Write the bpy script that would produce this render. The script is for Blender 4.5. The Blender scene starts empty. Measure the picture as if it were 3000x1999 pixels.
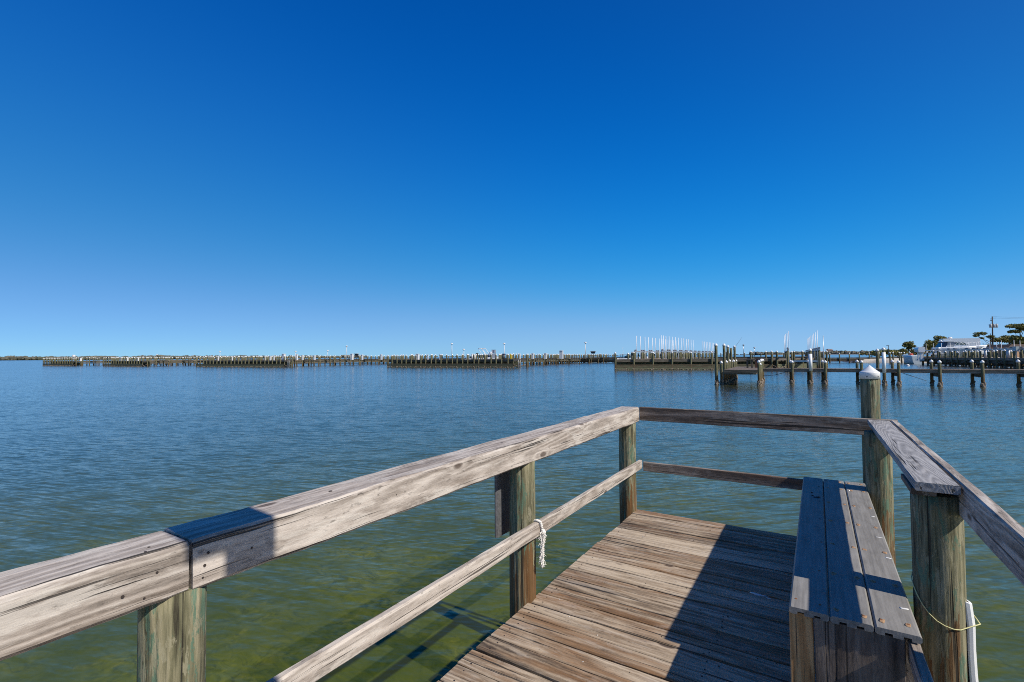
import bpy, math, random
from mathutils import Vector, Matrix, noise
random.seed(11)
SC = bpy.context.scene
COL = SC.collection
R = math.radians

# ------------------------------------------------------------------ camera (surveyed from the photograph's vanishing points)
FOC, PITCH, ROLL, YAW, EYE = 1407.7, .0316, -.0070, .5653, 1.6
WZ = -0.75                                   # water level, pier deck is z = 0
cyw, syw = math.cos(YAW), math.sin(YAW)
FWD = Vector((-syw*math.cos(PITCH), cyw*math.cos(PITCH), math.sin(PITCH)))
RT0 = Vector((cyw, syw, 0)); UP0 = RT0.cross(FWD)
RT = RT0*math.cos(ROLL) + UP0*math.sin(ROLL)
UP = -RT0*math.sin(ROLL) + UP0*math.cos(ROLL)
EYEP = Vector((0, 0, EYE))
cam_d = bpy.data.cameras.new('camera'); cam = bpy.data.objects.new('camera', cam_d); COL.objects.link(cam)
cam_d.sensor_width = 36; cam_d.lens = FOC/3000*36; cam_d.clip_start = .05; cam_d.clip_end = 40000
m = Matrix.Identity(4)
for i in range(3):
    m[i][0], m[i][1], m[i][2], m[i][3] = RT[i], UP[i], -FWD[i], EYEP[i]
cam.matrix_world = m
SC.camera = cam
SC.cycles.filter_width=1.0; SC.cycles.use_denoising=False

def LD(L, D, z=0.0):                         # metres to the right of / ahead of the viewpoint -> plan position
    return Vector((L*cyw - D*syw, L*syw + D*cyw, z))
def on_z(px, py, z):                         # survey: a sighted point at a known height
    d = FWD*FOC + RT*(px-1500) + UP*(999.5-py)
    return EYEP + d*((z-EYE)/d.z)
def at_d(px, py, D):                         # survey: a sighted point at a known distance ahead
    d = FWD*FOC + RT*(px-1500) + UP*(999.5-py)
    return EYEP + d*(D/FOC)

# ------------------------------------------------------------------ mesh builder
Z = Vector((0, 0, 1))
class MB:
    def __init__(s): s.v=[]; s.f=[]; s.m=[]; s.sm=[]; s.w=[]; s.r=[]
    def vert(s, p, w, rnd): s.v.append(Vector(p)); s.w.append(tuple(w)); s.r.append(rnd); return len(s.v)-1
    def face(s, idx, mi=0, sm=False): s.f.append(tuple(idx)); s.m.append(mi); s.sm.append(sm)
    def box(s, lo, hi, mi=0, axis=0):
        lo=Vector(lo); hi=Vector(hi); c=(lo+hi)/2
        ax=[Vector((1,0,0)),Vector((0,1,0)),Vector((0,0,1))]
        d=hi-lo; order=[axis,(axis+1)%3,(axis+2)%3]
        s.obox(c, ax[order[0]], ax[order[1]], ax[order[2]], d[order[0]], d[order[1]], d[order[2]], mi)
    def obox(s, c, a, b, n, la, lb, ln, mi=0):
        c=Vector(c); o=random.random()*40; rnd=random.random(); ids=[]
        for i in (-1,1):
            for j in (-1,1):
                for k in (-1,1):
                    ids.append(s.vert(c+a*(i*la/2)+b*(j*lb/2)+n*(k*ln/2),(i*la/2+o,j*lb/2+o,k*ln/2+o),rnd))
        for q in ((0,1,3,2),(4,6,7,5),(0,4,5,1),(2,3,7,6),(0,2,6,4),(1,5,7,3)):
            s.face([ids[x] for x in q], mi)
    def plank(s, p0, p1, w, t, up=Z, bev=.006, segs=12, jit=.0015, mi=0, seed=None, prof=None, rnd=None):
        """a sawn board from p0 to p1: w across, t along 'up'; eased edges, slightly wavy faces"""
        p0=Vector(p0); p1=Vector(p1); a=(p1-p0); L=a.length; a.normalize()
        n=(up-a*up.dot(a)).normalized(); b=n.cross(a).normalized()
        o=random.random()*40 if seed is None else seed*7.31; rnd=random.random() if rnd is None else rnd
        x,y=w/2,t/2
        P=prof or [(-x,-y+bev),(-x+bev,-y),(x-bev,-y),(x,-y+bev),(x,y-bev),(x-bev,y),(-x+bev,y),(-x,y-bev)]
        rings=[]
        for i in range(segs+1):
            u=L*i/segs; ring=[]
            for (bx,ny) in P:
                q=p0+a*u+b*bx+n*ny
                if jit:
                    k=noise.noise_vector(Vector((u*3+o,bx*9,ny*9+o)))+noise.noise_vector(Vector((u*14+o,bx*30,ny*30)))*.5
                    q=q+(b*k.x+n*k.y)*jit
                ring.append(s.vert(q,(u+o,bx+o*.37,ny+o*.61),rnd))
            rings.append(ring)
        N=len(P)
        for i in range(segs):
            for j in range(N):
                s.face((rings[i][j],rings[i][(j+1)%N],rings[i+1][(j+1)%N],rings[i+1][j]),mi)
        s.face(rings[0][::-1] ,mi); s.face(rings[-1],mi)
    def cyl(s, p0, p1, r0, r1, n=12, rings=1, mi=0, caps=True, jit=0, sm=True, z0=None, seed=0):
        p0=Vector(p0); p1=Vector(p1); a=(p1-p0); L=a.length; a.normalize()
        t=Vector((1,0,0)) if abs(a.z)>.5 else Z
        b=(t-a*t.dot(a)).normalized(); c=a.cross(b); rnd=random.random(); RR=[]
        for i in range(rings+1):
            u=i/rings; r=r0+(r1-r0)*u; ring=[]
            for j in range(n):
                th=2*math.pi*j/n; dx,dy=math.cos(th),math.sin(th); rr=r
                if jit:
                    rr+=jit*(noise.noise(Vector((dx*2.2+seed,dy*2.2,u*L*1.1)))*1.0+noise.noise(Vector((dx*7+seed,dy*7,u*L*1.2)))*.8-max(0,noise.noise(Vector((dx*11+seed,dy*11,u*L*.6)))-.25)*3)
                q=p0+a*(u*L)+(b*dx+c*dy)*rr
                ring.append(s.vert(q,((u*L if z0 is None else z0+u*L),dx*r,dy*r),rnd))
            RR.append(ring)
        for i in range(rings):
            for j in range(n):
                s.face((RR[i][j],RR[i][(j+1)%n],RR[i+1][(j+1)%n],RR[i+1][j]),mi,sm)
        if caps: s.face(RR[0][::-1],mi); s.face(RR[-1],mi)
    def lathe(s, c, prof, n=24, mi=0, sm=True):
        c=Vector(c); rnd=random.random(); RR=[]
        for (r,z) in prof:
            RR.append([s.vert(c+Vector((math.cos(2*math.pi*j/n)*r,math.sin(2*math.pi*j/n)*r,z)),(z,math.cos(2*math.pi*j/n)*r,math.sin(2*math.pi*j/n)*r),rnd) for j in range(n)])
        for i in range(len(prof)-1):
            for j in range(n): s.face((RR[i][j],RR[i][(j+1)%n],RR[i+1][(j+1)%n],RR[i+1][j]),mi,sm)
        s.face(RR[0][::-1],mi); s.face(RR[-1],mi)
    def tube(s, pts, r, n=6, mi=0, r1=None):
        pts=[Vector(p) for p in pts]; prev=None; K=len(pts); rnd=random.random(); u=0
        for i,p in enumerate(pts):
            a=(pts[min(i+1,K-1)]-pts[max(i-1,0)]).normalized()
            t=Z if abs(a.z)<.9 else Vector((1,0,0))
            b=(t-a*t.dot(a)).normalized(); c=a.cross(b)
            rr=r if r1 is None else r+(r1-r)*i/(K-1)
            if i: u+=(p-pts[i-1]).length
            ring=[s.vert(p+(b*math.cos(2*math.pi*j/n)+c*math.sin(2*math.pi*j/n))*rr,(u,math.cos(2*math.pi*j/n)*rr,math.sin(2*math.pi*j/n)*rr),rnd) for j in range(n)]
            if prev:
                for j in range(n): s.face((prev[j],prev[(j+1)%n],ring[(j+1)%n],ring[j]),mi,True)
            else: s.face(ring[::-1],mi)
            prev=ring
        s.face(prev,mi)
    def lump(s, c, rx, ry, rz, mi=0, n=7, k=4, jit=.25, sm=True, seed=0):
        c=Vector(c); rnd=random.random(); RR=[]
        for i in range(k+1):
            ph=math.pi*i/k; ring=[]
            for j in range(n):
                th=2*math.pi*j/n
                d=Vector((math.sin(ph)*math.cos(th),math.sin(ph)*math.sin(th),-math.cos(ph)))
                q=1+jit*noise.noise(d*1.7+c*3+Vector((seed,0,0)))*2
                p=c+Vector((d.x*rx,d.y*ry,d.z*rz))*q
                ring.append(s.vert(p,(p.z-WZ,p.x,p.y),rnd))
            RR.append(ring)
        for i in range(k):
            for j in range(n): s.face((RR[i][j],RR[i][(j+1)%n],RR[i+1][(j+1)%n],RR[i+1][j]),mi,sm)
    def quad(s, a, b, c, d, mi=0):
        rnd=random.random(); a=Vector(a)
        ids=[s.vert(p,(Vector(p)-a).to_tuple(),rnd) for p in (a,b,c,d)]; s.face(ids,mi)
    def poly_prism(s, pts, ext, mi=0, sm=False):
        pts=[Vector(p) for p in pts]; ext=Vector(ext); rnd=random.random(); n=len(pts)
        A=[s.vert(p,(p-pts[0]).to_tuple(),rnd) for p in pts]; B=[s.vert(p+ext,(p+ext-pts[0]).to_tuple(),rnd) for p in pts]
        for j in range(n): s.face((A[j],A[(j+1)%n],B[(j+1)%n],B[j]),mi,sm)
        s.face(A[::-1],mi); s.face(B,mi)
    def mesh(s, name, mats, origin=Vector()):
        me=bpy.data.meshes.new(name)
        me.from_pydata([(p-origin).to_tuple() for p in s.v],[],s.f)
        for mt in mats: me.materials.append(mt)
        me.polygons.foreach_set('material_index',s.m); me.polygons.foreach_set('use_smooth',s.sm)
        at=me.attributes.new('wc','FLOAT_VECTOR','POINT'); at.data.foreach_set('vector',[x for w in s.w for x in w])
        at=me.attributes.new('rnd','FLOAT','POINT'); at.data.foreach_set('value',s.r)
        me.update(); return me
    def build(s, name, mats, parent=None, loc=None, label=None, cat=None, group=None, kind=None):
        if not isinstance(mats,(list,tuple)): mats=[mats]
        loc=Vector(loc) if loc is not None else (Vector() if parent else Vector())
        o=bpy.data.objects.new(name, s.mesh(name,mats,loc+wloc(parent))); COL.objects.link(o)
        o.location=loc
        if parent: o.parent=parent
        return tag(o,label,cat,group,kind)
def wloc(o):
    p=Vector()
    while o: p=p+Vector(o.location); o=o.parent
    return p
def tag(o,label=None,cat=None,group=None,kind=None):
    for k,v in (('label',label),('category',cat),('group',group),('kind',kind)):
        if v: o[k]=v
    return o
def thing(name, loc, label, cat, group=None):
    o=bpy.data.objects.new(name,None); COL.objects.link(o); o.location=loc; o.empty_display_size=.2
    return tag(o,label,cat,group)

# ------------------------------------------------------------------ materials
class NT:
    def __init__(s, mat):
        mat.use_nodes=True; s.t=mat.node_tree; s.t.nodes.clear()
        s.out=s.t.nodes.new('ShaderNodeOutputMaterial')
    def n(s, typ, props=None, **ins):
        d=s.t.nodes.new('ShaderNode'+typ)
        for k,v in (props or {}).items(): setattr(d,k,v)
        for k,v in ins.items():
            key=int(k[1:]) if k[0]=='i' and k[1:].isdigit() else k.replace('_',' ')
            sock=d.inputs[key]
            if isinstance(v,bpy.types.NodeSocket): s.t.links.new(v,sock)
            elif isinstance(v,(tuple,list)) and len(v)==3 and sock.type=='RGBA': sock.default_value=(*v,1)
            else: sock.default_value=v
        return d
    def math(s, op, a, b=0.0, clamp=False):
        return s.n('Math',{'operation':op,'use_clamp':clamp},i0=a,i1=b).outputs[0]
    def noise(s, vec, scale=1, detail=4, rough=.55, dist=0):
        return s.n('TexNoise',None,Vector=vec,Scale=scale,Detail=detail,Roughness=rough,Distortion=dist).outputs[0]
    def scale(s, vec, k): return s.n('VectorMath',{'operation':'MULTIPLY'},i0=vec,i1=k).outputs[0]
    def ramp(s, fac, stops, interp='LINEAR'):
        d=s.n('ValToRGB',None,Fac=fac); cr=d.color_ramp; cr.interpolation=interp
        while len(cr.elements)<len(stops): cr.elements.new(.5)
        for e,(p,c) in zip(cr.elements,stops):
            e.position=p; e.color=(*c,1) if isinstance(c,(tuple,list)) else (c,c,c,1)
        return d.outputs[0]
    def mix(s, fac, a, b, bt='MIX'):
        d=s.n('Mix',{'data_type':'RGBA','blend_type':bt})
        for i,v in ((0,fac),(6,a),(7,b)):
            if isinstance(v,bpy.types.NodeSocket): s.t.links.new(v,d.inputs[i])
            else: d.inputs[i].default_value=(*v,1) if isinstance(v,(tuple,list)) else v
        return d.outputs[2]
    def attr(s, name): return s.n('Attribute',{'attribute_name':name})
    def finish(s, sh): s.t.links.new(sh,s.out.inputs[0])
    def principled(s, col, rough=.6, bump=None, bstr=.3, bdist=.002, **kw):
        p=s.n('BsdfPrincipled')
        def put(k,v):
            if isinstance(v,bpy.types.NodeSocket): s.t.links.new(v,p.inputs[k])
            else: p.inputs[k].default_value=(*v,1) if isinstance(v,(tuple,list)) and len(v)==3 else v
        put('Base Color',col); put('Roughness',rough)
        for k,v in kw.items(): put(k.replace('_',' '),v)
        if bump is not None:
            b=s.n('Bump',None,Strength=bstr,Distance=bdist,Height=bump); s.t.links.new(b.outputs[0],p.inputs['Normal'])
        s.finish(p.outputs[0]); return p
MATS={}
def newmat(name):
    m=bpy.data.materials.new(name); MATS[name]=m; return m, NT(m)
def plain(name, col, rough=.5, metallic=0, var=.0, vscale=3.0):
    m,t=newmat(name)
    if var:
        g=t.n('TexCoord').outputs['Object']
        n=t.noise(g,vscale,5,.6)
        c=t.mix(t.ramp(n,[(.3,0),(.7,1)]),tuple(x*(1-var) for x in col),tuple(min(1,x*(1+var)) for x in col))
        t.principled(c,rough,bump=n,bstr=.15,Metallic=metallic)
    else: t.principled(col,rough,Metallic=metallic)
    return m
def wood(name, dark, mid, light, brown=(.2,.1,.04), brown_lo=.62, brown_w=.8, ring=.35, ringf=34., fine=.5, knots=True, white=None, cath=(.35,5.,5.), rough=.8, bump=.75, grime=.45, tone=.2):
    m,t=newmat(name)
    wc=t.attr('wc').outputs['Vector']; rnd=t.attr('rnd').outputs['Fac']
    g=t.noise(t.scale(wc,(4.5,60,60)),1,6,.7)
    g2=t.noise(t.scale(wc,(24,150,150)),1,4,.7)
    vn=t.n('TexVoronoi',None,Vector=t.scale(wc,(3.2,8.5,8.5)),Scale=1.0); vn.inputs['Randomness'].default_value=1
    dist=vn.outputs['Distance']; cr=t.n('SeparateColor',None,Color=vn.outputs['Color']).outputs[0]
    on=t.math('GREATER_THAN',cr,.85)
    g4=t.noise(t.scale(wc,(11,44,44)),1,8,.78)
    n2=t.noise(t.scale(wc,cath),1,2,.4)
    if knots: n2=t.math('ADD',n2,t.math('MULTIPLY',t.math('MULTIPLY',t.ramp(dist,[(.0,1),(.5,0)]),on),.07))
    rings=t.math('MULTIPLY_ADD',t.math('SINE',t.math('MULTIPLY',n2,ringf)),.5); rings.node.inputs[2].default_value=.5
    rings=t.math('POWER',rings,1.6)
    patch=t.noise(t.scale(wc,(1.1,6,6)),1,4,.6)
    spk=t.noise(t.scale(wc,(20,60,60)),1,4,.7)
    g3=t.noise(t.scale(wc,(1.0,22,22)),1,3,.6,.2)
    a=t.math('MULTIPLY',t.math('ADD',t.math('ADD',t.math('MULTIPLY',g,.42),t.math('MULTIPLY',g3,.2)),t.math('MULTIPLY',g4,.38)),fine*2.3); b=t.math('MULTIPLY',rings,ring); c=t.math('MULTIPLY',patch,.5); d=t.math('MULTIPLY',g2,.3)
    v=t.math('ADD',t.math('ADD',a,b),t.math('ADD',c,d))
    v=t.math('ADD',v,t.math('MULTIPLY',t.math('SUBTRACT',rnd,.5),tone))
    v=t.math('SUBTRACT',v,fine*.65+.03)
    base=t.ramp(v,[(.40,dark),(.62,mid),(.92,light)])
    bp=t.noise(t.scale(wc,(.9,8,8)),1,4,.6,.6)
    bpv=t.math('ADD',bp,t.math('MULTIPLY',t.math('SUBTRACT',t.math('FRACT',t.math('MULTIPLY',rnd,7.3)),.5),.22))
    base=t.mix(t.math('MULTIPLY',t.ramp(bpv,[(brown_lo-.1,0),(brown_lo+.12,1)]),brown_w),base,t.mix(t.ramp(g,[(.35,0),(.65,1)]),tuple(x*.45 for x in brown),brown))
    if white:
        wn=t.noise(t.scale(wc,(2.4,13,13)),1,6,.72,.4)
        base=t.mix(t.math('MULTIPLY',t.ramp(wn,[(.53,0),(.60,1)]),white),base,(.60,.55,.485))
    # cracks (dark checks running along the grain)
    ck=t.noise(t.scale(wc,(1.3,85,85)),1,2,.5)
    ckm=t.ramp(ck,[(.29,1),(.36,0)])
    base=t.mix(t.math('MULTIPLY',ckm,.85),base,(.025,.02,.016))
    # dark grime specks
    base=t.mix(t.math('MULTIPLY',t.ramp(spk,[(.30,1),(.40,0)]),.55),base,tuple(x*.5 for x in dark))
    c2=t.ramp(t.noise(t.scale(wc,(.8,38,38)),1,3,.55),[(.335,1),(.36,0)])      # long open splits
    base=t.mix(t.math('MULTIPLY',c2,.92),base,(.02,.016,.012))
    mold=t.ramp(t.noise(t.scale(wc,(5,16,16)),1,6,.75),[(.58,0),(.72,1)])
    base=t.mix(t.math('MULTIPLY',mold,grime),base,tuple(x*.8 for x in dark))
    hgt=t.math('SUBTRACT',t.math('SUBTRACT',v,t.math('MULTIPLY',ckm,.8)),t.math('MULTIPLY',c2,1.6))
    if knots:
        core=t.math('MULTIPLY',t.ramp(dist,[(.10,1),(.17,0)]),on)
        halo=t.math('MULTIPLY',t.ramp(dist,[(.12,0),(.17,1),(.30,0)]),on)
        base=t.mix(t.math('MULTIPLY',halo,.4),base,light)
        base=t.mix(t.math('MULTIPLY',core,.85),base,t.mix(.5,(.09,.05,.03),dark))
    t.principled(base,rough,bump=hgt,bstr=bump,bdist=.004)
    return m
W_RAIL=wood('weathered_rail_wood',(.065,.052,.041),(.285,.24,.20),(.56,.495,.43),brown=(.24,.165,.11),brown_lo=.64,brown_w=.45,white=.6,ring=.20,ringf=110)
W_RAIL2=wood('weathered_shaded_rail_wood',(.03,.023,.017),(.115,.086,.065),(.28,.23,.19),brown=(.20,.10,.055),brown_lo=.58,brown_w=.6,white=.25,ring=.3)  # darker rail wood: the far rail's shade put into its colour
W_DECK=wood('weathered_deck_wood',(.048,.033,.022),(.245,.178,.115),(.51,.41,.295),brown=(.27,.135,.052),brown_lo=.52,brown_w=.85,ring=.2,ringf=80,white=.2,grime=.7,tone=.34)
W_ARM=wood('grey_grain_wood',(.055,.055,.058),(.215,.21,.21),(.38,.37,.365),brown=(.22,.17,.12),brown_lo=.72,brown_w=.5,ring=.22,ringf=150,fine=.42,knots=False,cath=(.5,7,7))
W_NEW=wood('brown_bench_post_wood',(.14,.06,.02),(.42,.22,.085),(.55,.33,.15),brown_lo=.9,brown_w=.2,ring=.55,ringf=46,knots=False,cath=(.5,7,7),bump=.2)
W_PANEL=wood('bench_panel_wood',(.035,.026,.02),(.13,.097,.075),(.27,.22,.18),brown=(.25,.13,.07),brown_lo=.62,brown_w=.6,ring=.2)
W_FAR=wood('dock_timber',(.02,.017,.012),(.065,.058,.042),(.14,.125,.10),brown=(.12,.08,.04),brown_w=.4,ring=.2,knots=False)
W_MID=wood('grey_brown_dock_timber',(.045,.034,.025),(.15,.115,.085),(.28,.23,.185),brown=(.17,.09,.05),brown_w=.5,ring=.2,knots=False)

def piling_mat(name, far=False, stain=(.26,.115,.03)):
    m,t=newmat(name)
    a=t.attr('wc').outputs['Vector']; sx=t.n('SeparateXYZ',None,Vector=a)
    oi=t.n('ObjectInfo').outputs['Random']
    off=t.n('CombineXYZ',None,X=t.math('MULTIPLY',oi,30),Y=t.math('MULTIPLY',oi,17),Z=0.0).outputs[0]
    wc=t.n('VectorMath',{'operation':'ADD'},i0=a,i1=off).outputs[0]
    st=t.noise(t.scale(wc,(1.3,26,26)),1,5,.65,.3)
    pt=t.noise(t.scale(wc,(4.2,18,18)),1,7,.75,.5)
    fine=t.noise(t.scale(wc,(6,95,95)),1,4,.65)
    base=t.ramp(t.math('ADD',t.math('MULTIPLY',st,.7),t.math('MULTIPLY',fine,.35)),[(.40,(.045,.04,.024)),(.48,(.15,.15,.09)),(.56,(.265,.255,.165)),(.66,(.40,.375,.265))])
    base=t.mix(t.ramp(pt,[(.545,0),(.565,1)]),base,t.mix(fine,(.07,.15,.105),(.20,.30,.22)))        # copper-green preservative
    base=t.mix(t.math('MULTIPLY',t.ramp(t.noise(t.scale(wc,(4.5,21,21)),1,7,.76,.4),[(.555,0),(.575,1)]),.8),base,t.mix(fine,(.24,.23,.15),(.47,.46,.35)))  # bare pale flakes
    h=sx.outputs['X']                                                                       # height above the water
    wob=t.math('ADD',h,t.math('MULTIPLY',t.math('SUBTRACT',t.noise(t.scale(wc,(2,18,18)),1,4,.7),.5),1.5 if not far else 1.1))
    rust=t.ramp(wob,[(.15,0),(.5,1),(1.0,.95),(1.4,0)]) if not far else t.ramp(wob,[(.05,0),(.3,1),(.8,.6),(1.15,0)])
    streak=t.ramp(t.noise(t.scale(wc,(.9,33,33)),1,4,.7),[(.38,0),(.50,1)])
    base=t.mix(t.math('MULTIPLY',t.math('MULTIPLY',rust,streak),.9),base,t.mix(fine,tuple(x*.35 for x in stain),stain))
    # wet dark band and pale oyster crust at the waterline
    base=t.mix(t.ramp(wob,[(.05,1),(.28,0)]),base,t.mix(t.ramp(t.noise(t.scale(wc,(26,40,40)),1,3,.7),[(.45,0),(.6,1)]),(.055,.04,.028),(.28,.23,.18)))
    ck=t.ramp(t.noise(t.scale(wc,(.7,48,48)),1,2,.5),[(.32,1),(.36,0)])
    base=t.mix(t.math('MULTIPLY',ck,.9),base,(.018,.015,.01))
    hgt=t.math('SUBTRACT',t.math('ADD',st,t.math('MULTIPLY',pt,.5)),ck)
    base=t.mix(1.0,base,(.56,.52,.42) if far else (.76,.72,.65),'MULTIPLY')
    t.principled(base,.88,bump=hgt,bstr=.95,bdist=.008)
    return m
P_NEAR=piling_mat('treated_piling'); P_FAR=piling_mat('dock_piling',True)
def comp_mat():
    m,t=newmat('grey_composite_board')
    wc=t.attr('wc').outputs['Vector']; sx=t.n('SeparateXYZ',None,Vector=wc)
    g=t.math('SINE',t.math('MULTIPLY',sx.outputs['Y'],1500.))
    n=t.noise(t.scale(wc,(3,60,60)),1,5,.65); n2=t.noise(t.scale(wc,(5,14,14)),1,5,.7)
    c=t.ramp(t.math('ADD',t.math('MULTIPLY',n,.6),t.math('MULTIPLY',n2,.4)),[(.33,(.14,.13,.115)),(.52,(.235,.222,.20)),(.68,(.31,.295,.27))])
    c=t.mix(t.ramp(t.noise(t.scale(wc,(8,18,18)),1,5,.7),[(.66,0),(.74,.7)]),c,(.12,.11,.10))
    t.principled(c,.6,bump=t.math('ADD',t.math('MULTIPLY',g,.05),n),bstr=.35,bdist=.0015); return m
COMP=comp_mat()
def cap_mat():
    m,t=newmat('white_cap_plastic')
    g=t.n('TexCoord').outputs['Object']
    n=t.noise(g,26,4,.7); c=t.mix(t.ramp(n,[(.68,0),(.78,.5)]),(.72,.72,.71),(.38,.37,.35))
    t.principled(c,.35); return m
CAP=cap_mat()
WHITE=plain('white_plastic',(.78,.78,.77),.4); WPAINT=plain('white_paint',(.60,.61,.62),.4,var=.06)
ALU=plain('galvanised_metal',(.42,.44,.46),.4,.6,var=.15); DARK=plain('dark_metal',(.03,.03,.035),.5)
RUST=plain('rusty_screw',(.20,.075,.025),.8,var=.4,vscale=200); RUSTL=plain('rust_bleed',(.36,.22,.12),.8,var=.3,vscale=120)
BIRD=plain('bird_dropping',(.72,.71,.68),.8); NAIL=plain('nail_head',(.035,.025,.02),.7)
CREAM=plain('cream_rope',(.74,.71,.66),.9,var=.15,vscale=150); YCORD=plain('yellow_cord',(.62,.58,.28),.6)
OYST=plain('oyster_crust',(.25,.20,.155),.9,var=.55,vscale=22); SLATE=plain('dark_composite',(.10,.10,.105),.6,var=.35,vscale=60)
PVC=plain('white_pvc_pole',(.74,.75,.77),.4); DSCREEN=None

# ------------------------------------------------------------------ sun and sky
SUN=Vector((.7253,-.0713,.6848)).normalized()
el=math.asin(SUN.z); azm=math.atan2(SUN.x,SUN.y)
w=bpy.data.worlds.new('World'); SC.world=w; w.use_nodes=True
nt=w.node_tree; nt.nodes.clear()
sky=nt.nodes.new('ShaderNodeTexSky'); sky.sky_type='NISHITA'; sky.sun_disc=False
sky.sun_elevation=el; sky.sun_rotation=azm; sky.altitude=0; sky.air_density=.6; sky.dust_density=0; sky.ozone_density=10
# camera response of a polarised, saturated exposure: one curve per channel over the whole sky
sep=nt.nodes.new('ShaderNodeSeparateColor'); com=nt.nodes.new('ShaderNodeCombineColor')
nt.links.new(sky.outputs[0],sep.inputs[0])
def mth(op,a_,b_):
    d=nt.nodes.new('ShaderNodeMath'); d.operation=op
    for i,v in enumerate((a_,b_)):
        if isinstance(v,bpy.types.NodeSocket): nt.links.new(v,d.inputs[i])
        else: d.inputs[i].default_value=v
    return d.outputs[0]
def film(x,power,c,top):                      # shoulder curve: top * x^p / (x^p + c)
    p=mth('POWER',x,power); return mth('MULTIPLY',mth('DIVIDE',p,mth('ADD',p,c)),top*10)
# a polarising filter only bites where skylight is polarised (90 degrees from the sun); elsewhere the plain sky shows
tc=nt.nodes.new('ShaderNodeTexCoord'); dt=nt.nodes.new('ShaderNodeVectorMath'); dt.operation='DOT_PRODUCT'
nt.links.new(tc.outputs['Generated'],dt.inputs[0]); dt.inputs[1].default_value=SUN
c2_=mth('MULTIPLY',dt.outputs['Value'],dt.outputs['Value'])
pol=mth('DIVIDE',mth('SUBTRACT',1.0,c2_),mth('ADD',1.0,c2_))
def chan(i,f,k): nt.links.new(mth('ADD',mth('MULTIPLY',f,pol),mth('MULTIPLY',mth('MULTIPLY',sep.outputs[i],k),mth('SUBTRACT',1.0,pol))),com.inputs[i])
chan(0,film(sep.outputs[0],3.6,5.5,.30),.56); chan(1,film(sep.outputs[1],1.7,3.6,.65),.78); chan(2,film(sep.outputs[2],2,4.6,.92),.90)
bg=nt.nodes.new('ShaderNodeBackground'); bg.inputs[1].default_value=.1
wo=nt.nodes.new('ShaderNodeOutputWorld')
nt.links.new(com.outputs[0],bg.inputs[0]); nt.links.new(bg.outputs[0],wo.inputs[0])
ld=bpy.data.lights.new('sun','SUN'); ld.energy=5.0; ld.angle=R(.53); ld.color=(1,.935,.83)
lo=bpy.data.objects.new('sun',ld); COL.objects.link(lo); lo.location=(20,-5,30)
lo.rotation_euler=(-SUN).to_track_quat('-Z','Y').to_euler()
SC.view_settings.view_transform='Standard'; SC.view_settings.look='None'; SC.view_settings.exposure=0; SC.view_settings.gamma=1

# ------------------------------------------------------------------ water and sea bed
def water_mat():
    m,t=newmat('sea_water')
    pos=t.n('NewGeometry').outputs['Position']
    def rot(a,sc):
        mp=t.n('Mapping',{'vector_type':'POINT'},Vector=pos,Rotation=(0,0,-(YAW+a))); return t.scale(mp.outputs[0],sc)
    gust=t.noise(rot(.1,(.05,.09,.07)),1,3,.6)
    # ripple slopes (point-sampled, so distant water keeps its roughness): along the view axis v, and across it u
    def sl(v,k): return t.math('MULTIPLY',t.math('SUBTRACT',v,.5),k)
    n1=t.noise(rot(R(13),(1.3,12.5,1)),1,2,.5,.5); n2=t.noise(rot(R(-17),(1.8,16.,1)),1,2,.5,.4)
    n3=t.noise(rot(R(3),(.35,1.3,1)),1,2,.5,.3); n4=t.noise(rot(R(-5),(9.,34.,1)),1,2,.55)
    n5=t.noise(rot(R(40),(3.,8.,1)),1,2,.5,.5)
    gk=t.ramp(gust,[(.3,.7),(.7,1.15)])
    sv=t.math('ADD',t.math('ADD',sl(n1,.46),sl(n2,.42)),t.math('ADD',sl(n3,.09),sl(n4,.34)))
    su=t.math('ADD',sl(n5,.20),t.math('SUBTRACT',sl(n1,.12),sl(n2,.12)))
    sv=t.math('MULTIPLY',sv,gk); su=t.math('MULTIPLY',su,gk)
    nv=t.n('VectorMath',{'operation':'ADD'},i0=t.n('VectorMath',{'operation':'SCALE'},i0=(RT0.x,RT0.y,0),Scale=su).outputs[0],i1=t.n('VectorMath',{'operation':'SCALE'},i0=(-syw,cyw,0),Scale=sv).outputs[0]).outputs[0]
    bp=t.n('VectorMath',{'operation':'NORMALIZE'},i0=t.n('VectorMath',{'operation':'ADD'},i0=nv,i1=(0,0,1)).outputs[0]).outputs[0]
    inc=t.n('NewGeometry').outputs['Incoming']
    cs=t.math('ABSOLUTE',t.n('VectorMath',{'operation':'DOT_PRODUCT'},i0=inc,i1=bp).outputs['Value'])
    fr=t.math('ADD',t.math('MULTIPLY',t.math('POWER',t.math('SUBTRACT',1.0,cs,True),4.8),.9),.02,True)
    tr=t.n('BsdfTransparent',None,Color=(.80,.86,.55)).outputs[0]
    df=t.n('BsdfDiffuse',None,Color=(.072,.083,.024)).outputs[0]
    body=t.n('MixShader',None,i0=.36,i1=tr,i2=df).outputs[0]
    gl=t.n('BsdfGlossy',None,Color=(1,1,1),Roughness=.15,Normal=bp).outputs[0]
    sh=t.n('MixShader',None,i0=fr,i1=body,i2=gl).outputs[0]
    t.finish(sh); return m
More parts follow.
